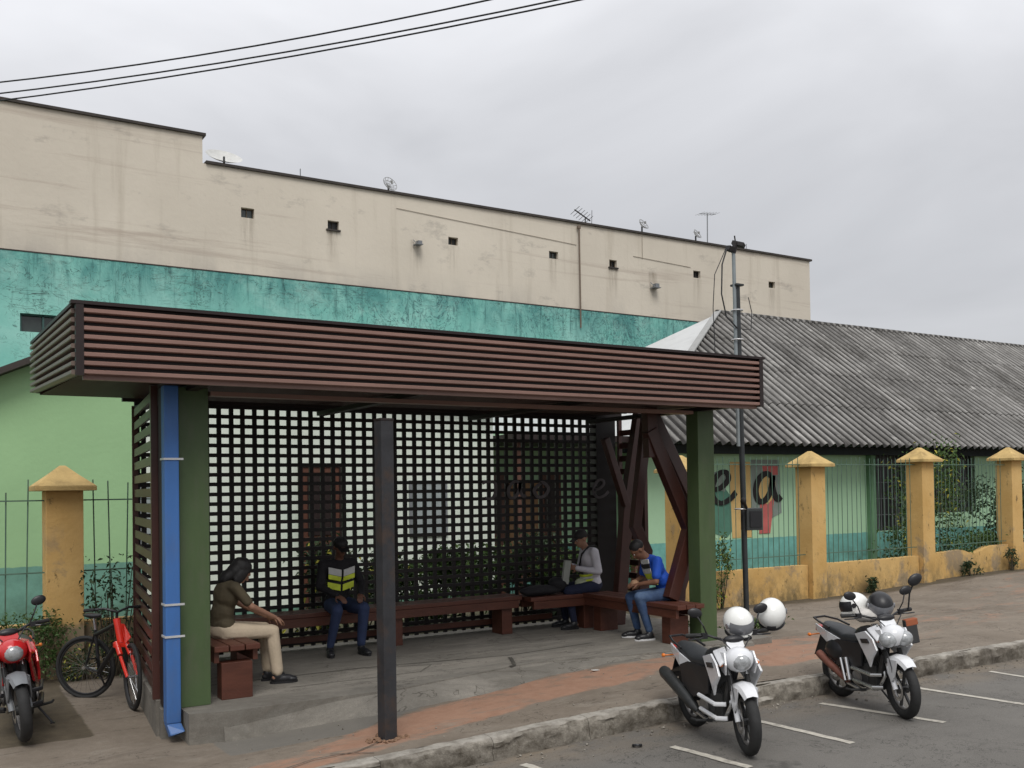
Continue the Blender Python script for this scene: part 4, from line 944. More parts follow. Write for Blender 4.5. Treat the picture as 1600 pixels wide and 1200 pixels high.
m.tube([(9.42, 9.6, 5.10), (9.22, 9.6, 4.75), (9.18, 9.6, 4.3), (9.2, 9.6, 3.8), (9.2, 9.6, 3.4)], 0.006, 5).tube([(9.72, 9.6, 4.05), (9.88, 9.6, 4.06), (9.90, 9.6, 4.3), (9.84, 9.6, 4.5)], 0.006, 5)
m.build('loose_cable', cable_m, up_)
M().tube([(9.62, 9.5, 1.62), (9.50, 9.40, 1.66), (9.44, 9.36, 1.70)], 0.022, 8).ell((9.42, 9.35, 1.71), (0.04, 0.04, 0.05)).build('bracket_lamp', black_m, up_)

# overhead cables
for a, b, lb, sg in (((1.2, 16.0, 8.0), (6.19, 10.31, 8.0), 'uppermost overhead cable crossing the upper left sky', 0.10), ((1.24, 16.44, 8.0), (6.92, 9.89, 8.0), 'middle overhead cable of the three in the upper left sky', 0.10),
                     ((1.25, 16.75, 8.0), (7.2, 9.70, 8.0), 'lowest overhead cable of the three in the upper left sky', 0.10)):
    a, b = V(a), V(b); d = b-a; pts = []
    for k in range(41):
        t = -2.2+k*(4.8/40); z = 4.0*sg*(t-0.5)**2*0.9-sg*0.9
        pts.append(a+d*t+V((0, 0, z)))
    tag(M().tube(pts, 0.011, 6).build('power_cable', cable_m, off=a), lb, 'cable')

# ------------------------------------------------------------------ plants
def plant(name, label, c, size, n, leaf, mtl, cat='plant', stems=6, mtl2=None, clumps=7, seed=1, group=None, droop=0.3):
    rnd = random.Random(seed); t = thing(name, label, cat, (c[0], c[1], c[2]), group)
    cs = []
    for k in range(clumps): cs.append(V((rnd.uniform(-.5, .5)*size[0], rnd.uniform(-.5, .5)*size[1], rnd.uniform(0.15, 1)*size[2])))
    m = M(); m2 = M(); st = M()
    for i in range(n):
        q = rnd.choice(cs); p = V(c)+q+V((rnd.gauss(0, size[0]*.13), rnd.gauss(0, size[1]*.13), rnd.gauss(0, size[2]*.11)))
        p.z = max(p.z, c[2]+0.01)
        e = Euler((rnd.uniform(-1.1, 1.1), rnd.uniform(-1.1, 1.1), rnd.uniform(0, 6.3))).to_matrix(); L = leaf*rnd.uniform(.6, 1.3); W = L*0.45
        vs = [p+e @ V(v) for v in ((0, 0, 0), (L*.5, W*.5, L*.08), (L, 0, -L*droop), (L*.5, -W*.5, L*.08))]
        (m2 if (mtl2 and rnd.random() < .12) else m).add(vs, [(0, 1, 2), (0, 2, 3)])
    for k in range(stems):
        q = cs[k % len(cs)]; b = V(c)+V((q.x*.25, q.y*.25, -0.02)); st.tube([b, b.lerp(V(c)+q, .5)+V((rnd.uniform(-.05, .05), 0, .05)), V(c)+q], [0.012, 0.008, 0.004], 5)
    m.build('foliage', mtl, t)
    if mtl2 and m2.v: m2.build('blossom', mtl2, t)
    st.build('stem', stem_m, t); return t
plant('shrub', 'tall green shrub with yellow-green tips behind the bars right of the third pillar', (19.6, 13.5, -0.2), (1.5, 0.7, 2.7), 2600, 0.10, leaf_m, 'shrub', 9, leaf_y, 15, 3)
plant('shrub', 'dark low shrub spreading over the low wall in the far right bay', (20.1, 12.95, 0.0), (2.2, 0.5, 0.75), 2200, 0.085, leaf_m, 'shrub', 8, None, 12, 4)
plant('shrub', 'dense dark green shrub against the far right house wall', (23.6, 14.4, -0.2), (2.6, 0.8, 2.0), 2200, 0.12, leaf_d, 'shrub', 8, None, 14, 6)
plant('climbing_plant', 'yellow-flowered climber on the barred window left of the third pillar', (20.6, 15.1, -0.2), (0.9, 0.3, 2.5), 420, 0.10, leaf_m, 'climber', 6, leaf_y, 11, 5)
plant('shrub', 'low green shrub behind the bars before the barred window', (18.9, 13.6, -0.2), (2.2, 0.5, 1.0), 900, 0.10, leaf_m, 'shrub', 7, None, 9, 8)
plant('climbing_plant', 'thin climber at the foot of the fence behind the utility pole', (11.9, 12.4, -0.2), (0.32, 0.2, 1.35), 520, 0.06, leaf_m, 'climber', 6, leaf_y, 9, 9)
plant('weed_clump', 'bright green weeds at the base of the utility pole', (9.95, 9.75, -0.1), (0.6, 0.4, 0.16), 420, 0.06, leaf_m, 'weeds', 5, None, 8, 10)
plant('weed_clump', 'green weeds between the right green post and the utility pole', (9.3, 10.1, -0.1), (0.5, 0.4, 0.14), 260, 0.06, leaf_m, 'weeds', 4, None, 6, 11)
plant('weed_clump', 'dark weed tuft at the foot of the low wall between the second and third pillars', (15.9, 12.35, -0.18), (0.35, 0.15, 0.30), 220, 0.07, leaf_d, 'weeds', 5, None, 5, 12)
plant('weed_clump', 'dark weed tuft at the foot of the low wall right of the third pillar', (19.1, 12.4, -0.05), (0.5, 0.15, 0.30), 260, 0.07, leaf_d, 'weeds', 5, None, 5, 13)
plant('weed_clump', 'small weeds at the foot of the far right pillar', (20.5, 12.35, 0.0), (0.3, 0.15, 0.45), 200, 0.06, leaf_d, 'weeds', 5, None, 5, 14)
plant('shrub', 'mossy low shrub left of the leftmost ochre pillar', (1.0, 12.3, -0.25), (0.9, 0.3, 0.75), 2200, 0.05, leaf_m, 'shrub', 8, None, 10, 15)
plant('weed_clump', 'moss and weeds at the foot of the leftmost ochre pillar', (1.75, 12.2, -0.25), (0.6, 0.25, 0.45), 520, 0.05, leaf_d, 'weeds', 8, leaf_y, 9, 16)
plant('shrub', 'wiry dark shrub behind the bicycle', (2.06, 12.25, -0.25), (0.5, 0.3, 1.3), 380, 0.07, leaf_d, 'shrub', 18, None, 18, 17)
for k, (X, w, h) in enumerate(((5.7, 1.3, 1.15), (7.1, 1.8, 1.1), (8.5, 1.6, 1.2), (9.9, 1.6, 1.1))):
    plant('shrub', ['garden shrub seen through the lattice behind the man with the open vest', 'low garden shrub seen through the middle of the lattice', 'garden shrub seen through the lattice left of the man in white', 'garden shrub seen through the lattice behind the man in white'][k], (X, 13.6, -0.2), (w, 0.7, h), 3600, 0.10, leaf_m if k % 2 else leaf_d, 'shrub', 8, leaf_y if k == 0 else None, 10, 20+k)

# details: vehicles, helmets, bicycle, people
# ------------------------------------------------------------------ motorcycles
def wheel(mb_parent, name, hub, steer, r=0.30, tw=0.045, spokes=6, fwd=V((1, 0, 0))):
    ax = Matrix.Rotation(steer, 3, 'Z') @ V((0, 1, 0)); hub = V(hub)
    u = Matrix.Rotation(steer, 3, 'Z') @ V((1, 0, 0)); w = V((0, 0, 1))
    t = M().torus(hub, ax, r-tw, tw, 44, 10, 1.0)
    tyre = t.build(name, rubber, mb_parent, smooth=True)
    M().torus(hub, ax, r-tw*1.9, 0.016, 40, 6, 1.6).build('rim', alu, tyre, smooth=True)
    m = M().cyl(hub-ax*.045, hub+ax*.045, 0.045, 14)
    for k in range(spokes):
        a = 2*PI*k/spokes; d = u*math.cos(a)+w*math.sin(a); m.beam([hub+d*.03, hub+d*(r-tw*1.9)], 0.022, 0.030, ax)
    m.build('spokes', blk_pl, tyre)
    M().torus(hub+ax*.055, ax, 0.085, 0.022, 26, 4, 0.12).build('brake_disc', chrome, tyre)
    return tyre
def sheet(m, pts_l, thick, nrm):   # thick plate from polygon
    n = V(nrm).normalized()*thick; m.prism(pts_l, (0, 0, 0), n); return m
def motorcycle(label, loc, heading, paint, accent, steer=0.0, lean=0.0, muf=None, bars=None, extra=None, name='parked_motorcycle', scale=0.95, round_lamps=1, fender=None, loops=True, screen=False):
    t = thing(name, label, 'motorcycle', loc)
    def B(m, nm, mt_, par=None, smooth=False, bevel=0, lab=None):
        o = m.build(nm, mt_, par if par is not None else t, smooth=smooth, bevel=bevel, local=True); return o
    WB = 0.56; Sm = Matrix.Rotation(steer, 4, 'Z')
    piv = V((0.40, 0, 0))
    def st(p):    # steer a point about the steering axis (approximated as vertical through the fork)
        q = V(p)-piv; q = Sm @ q; return q+piv
    def MM(): return M()
    # wheels (rear straight, front steered)
    def W(name, hub, stv):
        ax = Matrix.Rotation(stv, 3, 'Z'); tw = 0.052; r = 0.30; hub = V(hub); A = ax @ V((0, 1, 0)); U = ax @ V((1, 0, 0)); Z = V((0, 0, 1))
        o = B(M().torus(hub, A, r-tw, tw, 44, 10), name, rubber, smooth=True)
        B(M().torus(hub, A, r-tw*1.9, 0.014, 40, 6, 1.8), 'rim', alu, o, smooth=True)
        m = M().cyl(hub-A*.05, hub+A*.05, 0.045, 14)
        for k in range(6):
            a = 2*PI*k/6+.2; d = U*math.cos(a)+Z*math.sin(a); m.beam([hub+d*.03, hub+d*(r-tw*1.9)], 0.020, 0.028, A)
        B(m, 'spokes', engine_m, o)
        B(M().torus(hub-A*.062, A, 0.095, 0.02, 26, 4, 0.12), 'brake_disc', chrome, o)
        return o
    W('rear_wheel', (-WB, 0, 0.30), 0)
    fh = st((WB, 0, 0.30)); W('front_wheel', fh, steer)
    # fork, fender, handlebar: built unsteered then rotated
    def S(m): m.v = [st(p) for p in m.v]; return m
    m = M()
    for s_ in (-1, 1): m.tube([(WB, .075*s_, .30), (WB-.10, .08*s_, .52)], [0.027, 0.025], 10)
    B(S(m), 'fork_leg', accent, smooth=True)
    m = M()
    for s_ in (-1, 1): m.tube([(WB-.10, .08*s_, .52), (WB-.27, .08*s_, .90)], 0.019, 10)
    m.box((WB-.22, 0, .80), (.05, .22, .03), (0, -.4, 0)).box((WB-.26, 0, .90), (.05, .20, .03), (0, -.4, 0))
    B(S(m), 'fork_tube', chrome, smooth=True)
    # front fender: swept arc over the wheel
    vs = []; fs = []; n = 16
    for i in range(n+1):
        a = R(50)+R(105)*i/n; rr = 0.335; w = 0.066+0.026*math.sin(PI*i/n)
        for wy, dr in ((-w, -0.035), (-w*.75, 0.0), (0, 0.018), (w*.75, 0.0), (w, -0.035)): vs.append((WB+(rr+dr)*math.cos(a), wy, .30+(rr+dr)*math.sin(a)))
    for i in range(n):
        for k in range(4): q = i*5+k; fs.append((q, q+5, q+6, q+1))
    m = M().add(vs, fs)
    for s_ in (-1, 1): m.prism([(WB-.16, .078*s_, .60), (WB+.09, .080*s_, .61), (WB+.04, .090*s_, .44), (WB-.02, .094*s_, .38), (WB-.10, .09*s_, .46)], (0, 0, 0), (0, .012*s_, 0))
    B(S(m), 'front_fender', fender or paint, smooth=True)
    m = M().tube([(WB-.30, 0, .955), (WB-.32, .10, .985), (WB-.36, .20, 1.02), (WB-.43, .36, 1.02)], 0.012, 8).tube([(WB-.30, 0, .955), (WB-.32, -.10, .985), (WB-.36, -.20, 1.02), (WB-.43, -.36, 1.02)], 0.012, 8)
    hb_ = B(S(m), 'handlebar', blk_pl, smooth=True)
    for s_ in (-1, 1):
        B(S(M().tube([(WB-.40, .26*s_, 1.02), (WB-.44, .39*s_, 1.02)], 0.020, 10)), 'grip', rubber, hb_, smooth=True)
        B(S(M().tube([(WB-.36, .22*s_, 1.01), (WB-.33, .30*s_, 1.00), (WB-.37, .39*s_, .995)], [0.010, .008, .006], 6).box((WB-.365, .235*s_, 1.02), (.05, .05, .05))), 'lever', blk_pl, hb_)
        B(S(M().tube([(WB-.36, .21*s_, 1.03), (WB-.33, .25*s_, 1.12), (WB-.36, .29*s_, 1.20)], 0.007, 6)), 'mirror_stalk', blk_pl, hb_)
        mo = M().ell((WB-.37, .31*s_, 1.235), (0.020, 0.070, 0.046), (0.25*s_, 0, 0)); B(S(mo), 'mirror', blk_pl, hb_, smooth=True)
    # cockpit: headlamp and cowl
    m = M().ell((WB-.12, 0, .83), (0.13, 0.135, 0.115)); m.prism([(WB-.14, -.085, .89), (WB-.14, .085, .89), (WB-.22, .075, .985), (WB-.22, -.075, .985)], (0, 0, 0), (-.03, 0, -.012))
    for s_ in (-1, 1): m.prism([(WB-.10, .125*s_, .90), (WB-.04, .135*s_, .80), (WB-.10, .125*s_, .70), (WB-.24, .12*s_, .72), (WB-.26, .12*s_, .88)], (0, 0, 0), (0, .014*s_, 0))
    cw = B(S(m), 'headlamp_cowl', paint, smooth=True)
    if round_lamps == 1: B(S(M().ell((WB-.045, 0, .82), (0.068, 0.088, 0.078))), 'headlamp', lens_m, cw, smooth=True)
    else:
        for s_ in (-1, 1): B(S(M().ell((WB-.06, .088*s_, .80), (0.085, 0.092, 0.082))), 'headlamp', lens_m, cw, smooth=True)
    if screen: B(S(M().prism([(WB-.10, -.09, .92), (WB-.10, .09, .92), (WB-.22, .08, 1.03), (WB-.22, -.08, 1.03)], (0, 0, 0), (0.015, 0, 0.008))), 'windscreen', visor_m, cw, bevel=0)
    B(S(M().ell((WB-.24, 0, .99), (0.045, 0.10, 0.04))), 'instrument', blk_pl, cw, smooth=True)
    for s_ in (-1, 1):
        B(S(M().tube([(WB-.16, .10*s_, .79), (WB-.13, .15*s_, .79)], 0.007, 6).ell((WB-.12, .165*s_, .79), (.024, .020, .018))), 'indicator', amber_m, cw, smooth=True)
    # tank and shrouds
    m = M().ell((.10, 0, .77), (.27, .125, .115)).ell((.20, 0, .80), (.14, .13, .09)); tk = B(m, 'fuel_tank', paint if paint is not white_p else blk_pl, smooth=True)
    B(M().cyl((.14, 0, .885), (.14, 0, .905), .035, 14), 'filler_cap', chrome, tk)
    m = M()
    for s_ in (-1, 1):
        vv = [(-.02, .118, .80), (.20, .145, .86), (.38, .190, .80), (.45, .200, .70), (.36, .195, .60), (.30, .185, .50), (.22, .165, .58), (.08, .135, .70)]; m.prism([(x_, y_*s_, z_) for x_, y_, z_ in vv], (0, 0, 0), (0, .022*s_, 0)); m.prism([(.20, .14*s_, .885), (.44, .20*s_, .80), (.44, .10*s_, .86), (.28, .06*s_, .93)], (0, 0, 0), (0, 0, -.02))
    B(m, 'tank_shroud', paint, smooth=False, bevel=0.006)
    # seat
    vs = []; fs = []; prof = [(.0, .76, .085), (-.10, .745, .12), (-.28, .735, .135), (-.42, .765, .125), (-.60, .785, .11), (-.72, .79, .07)]
    for x, z, w in prof:
        for a in range(9): q = PI*a/8; vs.append((x, w*math.cos(q), z+.045*math.sin(q)))
        vs.append((x, -w*.95, z-.05)); vs.append((x, w*.95, z-.05))
    for i in range(len(prof)-1):
        for k in range(11): a = i*11+k; b = i*11+(k+1) % 11; fs.append((a, b, b+11, a+11))
    fs.append(tuple(range(11))); fs.append(tuple(range(55, 66)))
    B(M().add(vs, fs), 'seat', seat_m, smooth=True)
    # tail and side panels
    m = M()
    for s_ in (-1, 1):
        m.prism([(-.30, .12*s_, .70), (-.55, .125*s_, .755), (-.84, .07*s_, .80), (-.82, .07*s_, .72), (-.52, .13*s_, .62)], (0, 0, 0), (0, .016*s_, 0))
    B(m, 'tail_panel', paint, bevel=0.005)
    m = M()
    for s_ in (-1, 1): m.prism([(.06, .10*s_, .70), (-.34, .12*s_, .70), (-.52, .125*s_, .64), (-.46, .13*s_, .46), (-.22, .135*s_, .38), (.06, .12*s_, .46)], (0, 0, 0), (0, .025*s_, 0))
    B(m, 'side_panel', paint if paint is red_p else blk_pl, bevel=0.006)
    B(M().box((-.84, 0, .74), (.06, .13, .07), (0, .3, 0)), 'tail_lamp', mat('tail_lens', (0.35, 0.02, 0.02), 0.2, coat=.5), bevel=0.01)
    B(M().tube([(-.50, .13, .80), (-.70, .12, .84), (-.88, .07, .86), (-.88, -.07, .86), (-.70, -.12, .84), (-.50, -.13, .80)], 0.012, 8), 'grab_rail', blk_pl, smooth=True)
    B(M().prism([(-.78, -.06, .70), (-.78, .06, .70), (-.95, .06, .42), (-.95, -.06, .42)], (0, 0, 0), (0.02, 0, 0.015)), 'rear_fender', blk_pl)
    for s_ in (-1, 1): B(M().tube([(-.82, .05*s_, .68), (-.84, .15*s_, .68)], 0.008, 6).ell((-.85, .165*s_, .68), (.03, .02, .02)), 'indicator', amber_m, smooth=True)
    # frame, engine, swingarm, shocks
    m = M().tube([(.38, 0, .86), (.30, 0, .55), (.22, 0, .28), (-.10, 0, .22), (-.20, 0, .45), (-.10, 0, .68)], 0.022, 8).tube([(.38, 0, .84), (.05, 0, .68), (-.35, 0, .66), (-.72, 0, .72)], 0.022, 8)
    for s_ in (-1, 1): m.tube([(-.16, .08*s_, .36), (-WB, .085*s_, .30)], [.022, .018], 8).tube([(-.35, .10*s_, .66), (-.52, .10*s_, .36)], [.030, .026], 10)
    B(m, 'frame', blk_pl, smooth=True)
    m = M().box((.06, 0, .36), (.38, .22, .26)).box((-.12, 0, .55), (.36, .17, .22)).ell((.00, -.10, .33), (.12, .045, .11)).ell((.02, .10, .33), (.12, .045, .11))
    for k in range(6): m.box((.17+.022*k, 0, .45+.020*k), (.13, .17-.006*k, .012), (0, .75, 0))
    m.box((.20, 0, .48), (.09, .11, .15), (0, .75, 0)); eg = B(m, 'engine', engine_m, bevel=0.006)
    B(M().cyl((-.02, -.145, .33), (-.02, -.165, .33), .075, 18), 'engine_cover', alu, eg, smooth=True); B(M().cyl((.04, .145, .32), (.04, .16, .32), .07, 18), 'engine_cover', alu, eg, smooth=True)
    B(M().tube([(.28, -.03, .50), (.34, -.06, .40), (.28, -.10, .26), (.02, -.13, .20), (-.20, -.145, .24)], 0.020, 8), 'exhaust_pipe', chrome, smooth=True)
    B(M().tube([(-.18, -.145, .25), (-.24, -.15, .28), (-.36, -.165, .35)]+([(-.78, -.19, .52), (-.82, -.19, .54)] if muf is None else [(-.60, -.18, .47), (-.66, -.182, .50)]), [.024, .045, .058, .062, .050] if muf is None else [.020, .030, .040, .045, .042], 14), 'muffler', muf or muf_m, smooth=True)
    B(M().box((.33, 0, .52), (.05, .20, .22), (0, .35, 0)), 'radiator_guard', engine_m, bevel=.006)
    for s_ in (-1, 1):
        B(M().prism([(.12, .168*s_, .77), (.26, .185*s_, .79), (.30, .190*s_, .75), (.16, .176*s_, .73)], (0, 0, 0), (0, .012*s_, 0)), 'badge', blk_pl)
        B(S(M().tube([(WB-.33, .16*s_, 1.0), (WB-.18, .14*s_, 1.02), (WB-.14, .06*s_, .92), (WB-.24, .03*s_, .72), (.22, .03*s_, .60)], .006, 6)), 'control_cable', cable_m, smooth=True)
        B(S(M().tube([(WB-.115, .08*s_, .55), (WB-.17, .08*s_, .68)], [.027, .024], 10)), 'fork_gaiter', rubber, smooth=True)
    B(M().tube([(-.02, .095, .30), (-.30, .10, .345), (-WB, .10, .36)], .014, 6).tube([(-.02, .095, .26), (-WB, .10, .25)], .012, 6), 'chain_guard', blk_pl)
    B(S(M().tube([(WB-.02, -.085, .32), (WB+.0, -.10, .52), (WB-.14, -.09, .78)], .005, 5)), 'brake_hose', cable_m)
    B(M().caps((-.50, -.11, .58), (-.48, -.11, .40), .034, .030, 10).caps((-.50, .11, .58), (-.48, .11, .40), .034, .030, 10), 'shock_spring', chrome if bars is not None else alu, smooth=True)
    # crash bars
    bm_ = bars or accent
    for s_ in (-1, 1):
        if loops: B(M().tube([(.30, .04*s_, .58), (.33, .20*s_, .56), (.30, .30*s_, .46), (.24, .30*s_, .30), (.16, .18*s_, .22), (.10, .05*s_, .22)], 0.014, 8), 'crash_bar', bm_, smooth=True)
        B(M().tube([(.12, .10*s_, .22), (.02, .26*s_, .22), (-.06, .27*s_, .22)], 0.013, 8), 'foot_peg', rubber)
    for z_, w_ in ((.42, .20), (.29, .19)):
        B(M().tube([(.36, w_*.6, z_), (.30, w_, z_), (-.04, w_*.95, z_+.02)], 0.021, 8).tube([(.36, -w_*.6, z_), (.30, -w_, z_), (-.04, -w_*.95, z_+.02)], 0.021, 8), 'leg_guard', bm_, smooth=True)
    B(M().tube([(-.06, .10, .24), (-.02, .24, .02)], 0.011, 6).box((-.02, .245, .012), (.05, .04, .012)), 'side_stand', blk_pl)
    if extra: extra(t, B, S)
    t.rotation_euler = Euler((0, 0, heading)); t.scale = (scale,)*3
    if lean: t.rotation_euler = (Matrix.Rotation(heading, 3, 'Z') @ Matrix.Rotation(lean, 3, 'X')).to_euler()
    return t
def head_to(fx, fy, rx, ry): return math.atan2(fy-ry, fx-rx)
def place(front, rear, zr=None):
    c = ((front[0]+rear[0])/2, (front[1]+rear[1])/2); return (c[0], c[1], z_road(c[0])+0.0), head_to(*front, *rear)
def flap1(t, B, S):
    B(M().prism([(-.60, -.10, .60), (-.60, .10, .60), (-.86, .10, .50), (-.86, -.10, .50)], (0, 0, 0), (.02, 0, .02)), 'mud_flap', blk_pl)
l1, h1 = place((5.93, 5.84), (6.22, 6.84))
mt1 = motorcycle('white motorcycle with black muffler parked against the kerb, nearer to the shelter', l1, h1, white_p, white_p, steer=-0.20, lean=0.05, bars=white_p, loops=False, extra=flap1, scale=0.93)
def bag2(t, B, S):
    B(S(M().box((WBx-.36, .33, .80), (.07, .13, .26), (0.1, 0, 0))), 'hanging_bag', mat('bag_cloth', (0.045, 0.045, 0.045), 0.85), bevel=0.015)
    B(M().tube([(-.18, -.16, .52), (-.08, -.20, .30)], .022, 8), 'guard', chrome, smooth=True); B(M().tube([(-.28, -.16, .50), (-.16, -.20, .28)], .018, 8), 'guard', chrome, smooth=True)
    B(M().ell((-.42, 0, .56), (.24, .20, .17)), 'side_bag', blk_pl, smooth=True)
    B(S(M().box((WBx-.36, .33, .90), (.075, .135, .07), (0.1, 0, 0))), 'bag_band', mat('bag_band', (0.33, 0.10, 0.045), 0.8), bevel=0.01)
    B(S(M().tube([(WBx-.40, .34, 1.02), (WBx-.38, .36, 1.20), (WBx-.36, .40, 1.30)], 0.009, 6).ell((WBx-.36, .42, 1.34), (0.03, 0.085, 0.060), (0.5, 0, 0))), 'tall_mirror', blk_pl, smooth=True)
WBx = 0.56
l2, h2 = place((8.06, 5.96), (8.32, 6.86))
mt2 = motorcycle('white motorcycle with twin lamps, rusty muffler and a bag hanging on the handlebar', l2, h2, white_p, white_p, steer=-0.16, lean=0.07, muf=rust_m, bars=chrome, loops=False, extra=bag2, scale=0.93, round_lamps=2)
l3 = (0.93, 10.05, -0.235)
mt3 = motorcycle('red motorcycle cut by the left picture edge beside the ochre pillar', l3, R(-99), red_p, grey_p, steer=0.22, lean=0.10, bars=blk_pl, fender=grey_p, loops=False, scale=0.95)

# ------------------------------------------------------------------ helmets
def helmet(label, c, rz, tilt, shell, vis, open_face=False):
    t = thing('helmet', label, 'helmet', c); rot = (Matrix.Rotation(rz, 3, 'Z') @ Euler(tilt).to_matrix())
    vs = []; fs = []; nu, nv = 28, 16
    def P(a, b, s=1.0):
        x = .145*s*math.sin(a)*math.cos(b); y = .125*s*math.sin(a)*math.sin(b); z = .130*s*math.cos(a)
        if z < -.05: z = -.05+(z+.05)*1.1; x += 0.02*max(0, math.cos(b))
        return rot @ V((x, y, z))
    for sc in (1.0, 0.90):
        for j in range(nv+1):
            a = 0.04+(2.36-.04)*j/nv
            for i in range(nu): vs.append(P(a, 2*PI*i/nu, sc))
    L = (nv+1)*nu
    for j in range(nv):
        for i in range(nu):
            am = 0.04+(2.36-.04)*(j+.5)/nv; b = (2*PI*(i+.5)/nu+PI) % (2*PI)-PI
            if abs(b) < 1.15 and 1.22 < am < 1.86: continue
            a = j*nu+i; q = j*nu+(i+1) % nu; fs.append((a, q, q+nu, a+nu)); fs.append((L+a+nu, L+q+nu, L+q, L+a))
    fs.append(tuple(range(nu)))
    for i in range(nu): a = nv*nu+i; q = nv*nu+(i+1) % nu; fs.append((a, q, L+q, L+a))
    M().add([V(p)+V(c) for p in vs], fs).build('shell', shell, t, smooth=True)
    vs = []; fs = []; n = 14
    for j in range(5):
        a = 1.14+(1.92-1.14)*j/4
        for i in range(n+1): vs.append(V(c)+P(a, -1.28+2.56*i/n, 1.025))
    for j in range(4):
        for i in range(n): a = j*(n+1)+i; fs.append((a, a+1, a+n+2, a+n+1))
    M().add(vs, fs).build('visor', vis, t, smooth=True)
    M().ell(V(c)+rot @ V((0, 0, -.02)), (.118, .10, .10), rot, 16, 8).build('lining', blk_pl, t, smooth=True)
    M().torus(V(c)+rot @ V((-.005, 0, -.098)), rot @ V((0, 0, 1)), .102, .012, 28, 6).build('rim', blk_pl, t, smooth=True)
    for s_ in (-1, 1): M().cyl(V(c)+rot @ V((.02, .118*s_, .01)), V(c)+rot @ V((.02, .132*s_, .01)), .024, 12).build('pivot', vis, t)
    M().box(V(c)+rot @ V((-.143, 0, -.045)), (.014, .075, .020), rot).build('rear_vent', blk_pl, t)
    M().box(V(c)+rot @ V((.142, 0, -.088)), (.014, .07, .022), rot).build('chin_vent', blk_pl, t)
    return t
helmet('white helmet with grey visor resting on the headlamp of the nearer white motorcycle', (6.10, 6.14, 0.735), -1.7, (0.25, 0.40, 0), helm_w, visor_g)
helmet('plain white helmet seen from behind, hanging at the far grip of the nearer white motorcycle', (6.44, 6.08, 0.79), 0.75, (0, -0.55, 0), helm_w, visor_m)
helmet('dark round helmet with pale lower edge on the tank of the farther white motorcycle', (8.27, 6.36, 0.70), -2.2, (0, 0.5, 0), blk_pl, visor_g)
helmet('white and black helmet on the seat of the farther white motorcycle', (8.20, 6.62, 0.68), 2.4, (0, 0.15, 0), helm_w, blk_pl)
cl = thing('cloth_bundle', 'pale cloth bundle on the seat of the farther white motorcycle beside the white helmet', 'cloth', (8.19, 6.44, .58))
m = M(); bmv = []
m.ell((8.19, 6.46, .60), (.15, .13, .075), nu=22, nv=12); m.v = [p+V((1, 1, .6))*0.022*noise.noise(p*14) for p in m.v]; m.build('folds', mat('pale_cloth', (0.52, 0.50, 0.47), 0.9, 0.15, 12, .3, 25), cl, smooth=True)

# ------------------------------------------------------------------ bicycle
bk = thing('parked_bicycle', 'black-wheeled bicycle with bright red frame front leaning beside the shelter side panel', 'bicycle', (1.75, 10.75, -0.25))
def bw(hub, ang, r, nm):
    A = V((-math.sin(ang), math.cos(ang), 0)); U = V((math.cos(ang), math.sin(ang), 0)); hub = V(hub)
    o = M().torus(hub, A, r-.022, .022, 48, 8).build(nm, rubber, bk, smooth=True)
    M().torus(hub, A, r-.052, .012, 44, 6).build('rim', blk_pl, o, smooth=True)
    m = M().cyl(hub-A*.045, hub+A*.045, .018, 10)
    for k in range(28): a = 2*PI*k/28; m.tube([hub+A*(.03 if k % 2 else -.03), hub+(U*math.cos(a)+V((0, 0, 1))*math.sin(a))*(r-.05)], .0016, 3, False)
    m.build('spokes', chrome, o); return o
RW = V((1.62, 11.22, .09)); FW = V((1.93, 10.36, .10)); zg = -0.245
RW.z = zg+.335; FW.z = zg+.335
bw(RW, R(-38), .335, 'rear_wheel'); bw(FW, R(-88), .335, 'front_wheel')
HT = V((1.83, 10.62, .60)); HB = V((1.86, 10.56, .44)); BB = V((1.72, 11.0, .06)); ST = V((1.69, 11.03, .50))
M().tube([HT+V((0, 0, .05)), HB-V((0, 0, .03))], .036, 12).build('head_tube', red_b, bk, smooth=True)
M().tube([HB+V((-.01, .02, .0)), BB], .026, 10).tube([HT, ST-V((0, 0, .05))], .022, 10).tube([BB, ST], .018, 8).tube([BB, RW], .012, 6).tube([ST, RW], .010, 6).build('frame', blk_pl, bk, smooth=True)
for s_ in (-1, 1):
    n_ = V((1, 0.03, 0))*s_
    M().tube([HB+n_*.045-V((0, 0, .02)), HB.lerp(FW, .40)+n_*.050], .028, 10).tube([HB.lerp(FW, .45)+n_*.055, FW+n_*.05], .017, 8).build('fork_leg', red_b, bk, smooth=True)
M().box(HB-V((0, 0, .05)), (.15, .06, .05)).build('fork_crown', red_b, bk, bevel=.008)
M().prism([HT+V((0.03, -.05, .0)), HT+V((.07, -.03, -.01)), HB+V((.09, -.04, .02)), HB+V((.03, -.06, -.04))], (0, 0, 0), (0.01, .04, 0)).build('front_guard', red_b, bk, bevel=.006)
M().tube([HT+V((0, 0, .03)), HT+V((0.0, -.02, .12))], .014, 8).tube([HT+V((-.26, .10, .14)), HT+V((-.12, -.0, .16)), HT+V((0, -.04, .12)), HT+V((.12, 0, .16)), HT+V((.27, .10, .14))], .013, 8).build('handlebar', blk_pl, bk, smooth=True)
for s_ in (-1, 1): M().tube([HT+V((.20*s_, .05, .15)), HT+V((.29*s_, .12, .14))], .018, 8).build('grip', rubber, bk, smooth=True)
M().tube([ST, ST+V((-.01, .02, .12))], .013, 8).build('seat_post', chrome, bk)
M().ell(ST+V((-.02, .05, .15)), (.065, .13, .03), (0, 0, .45)).build('saddle', blk_pl, bk, smooth=True)
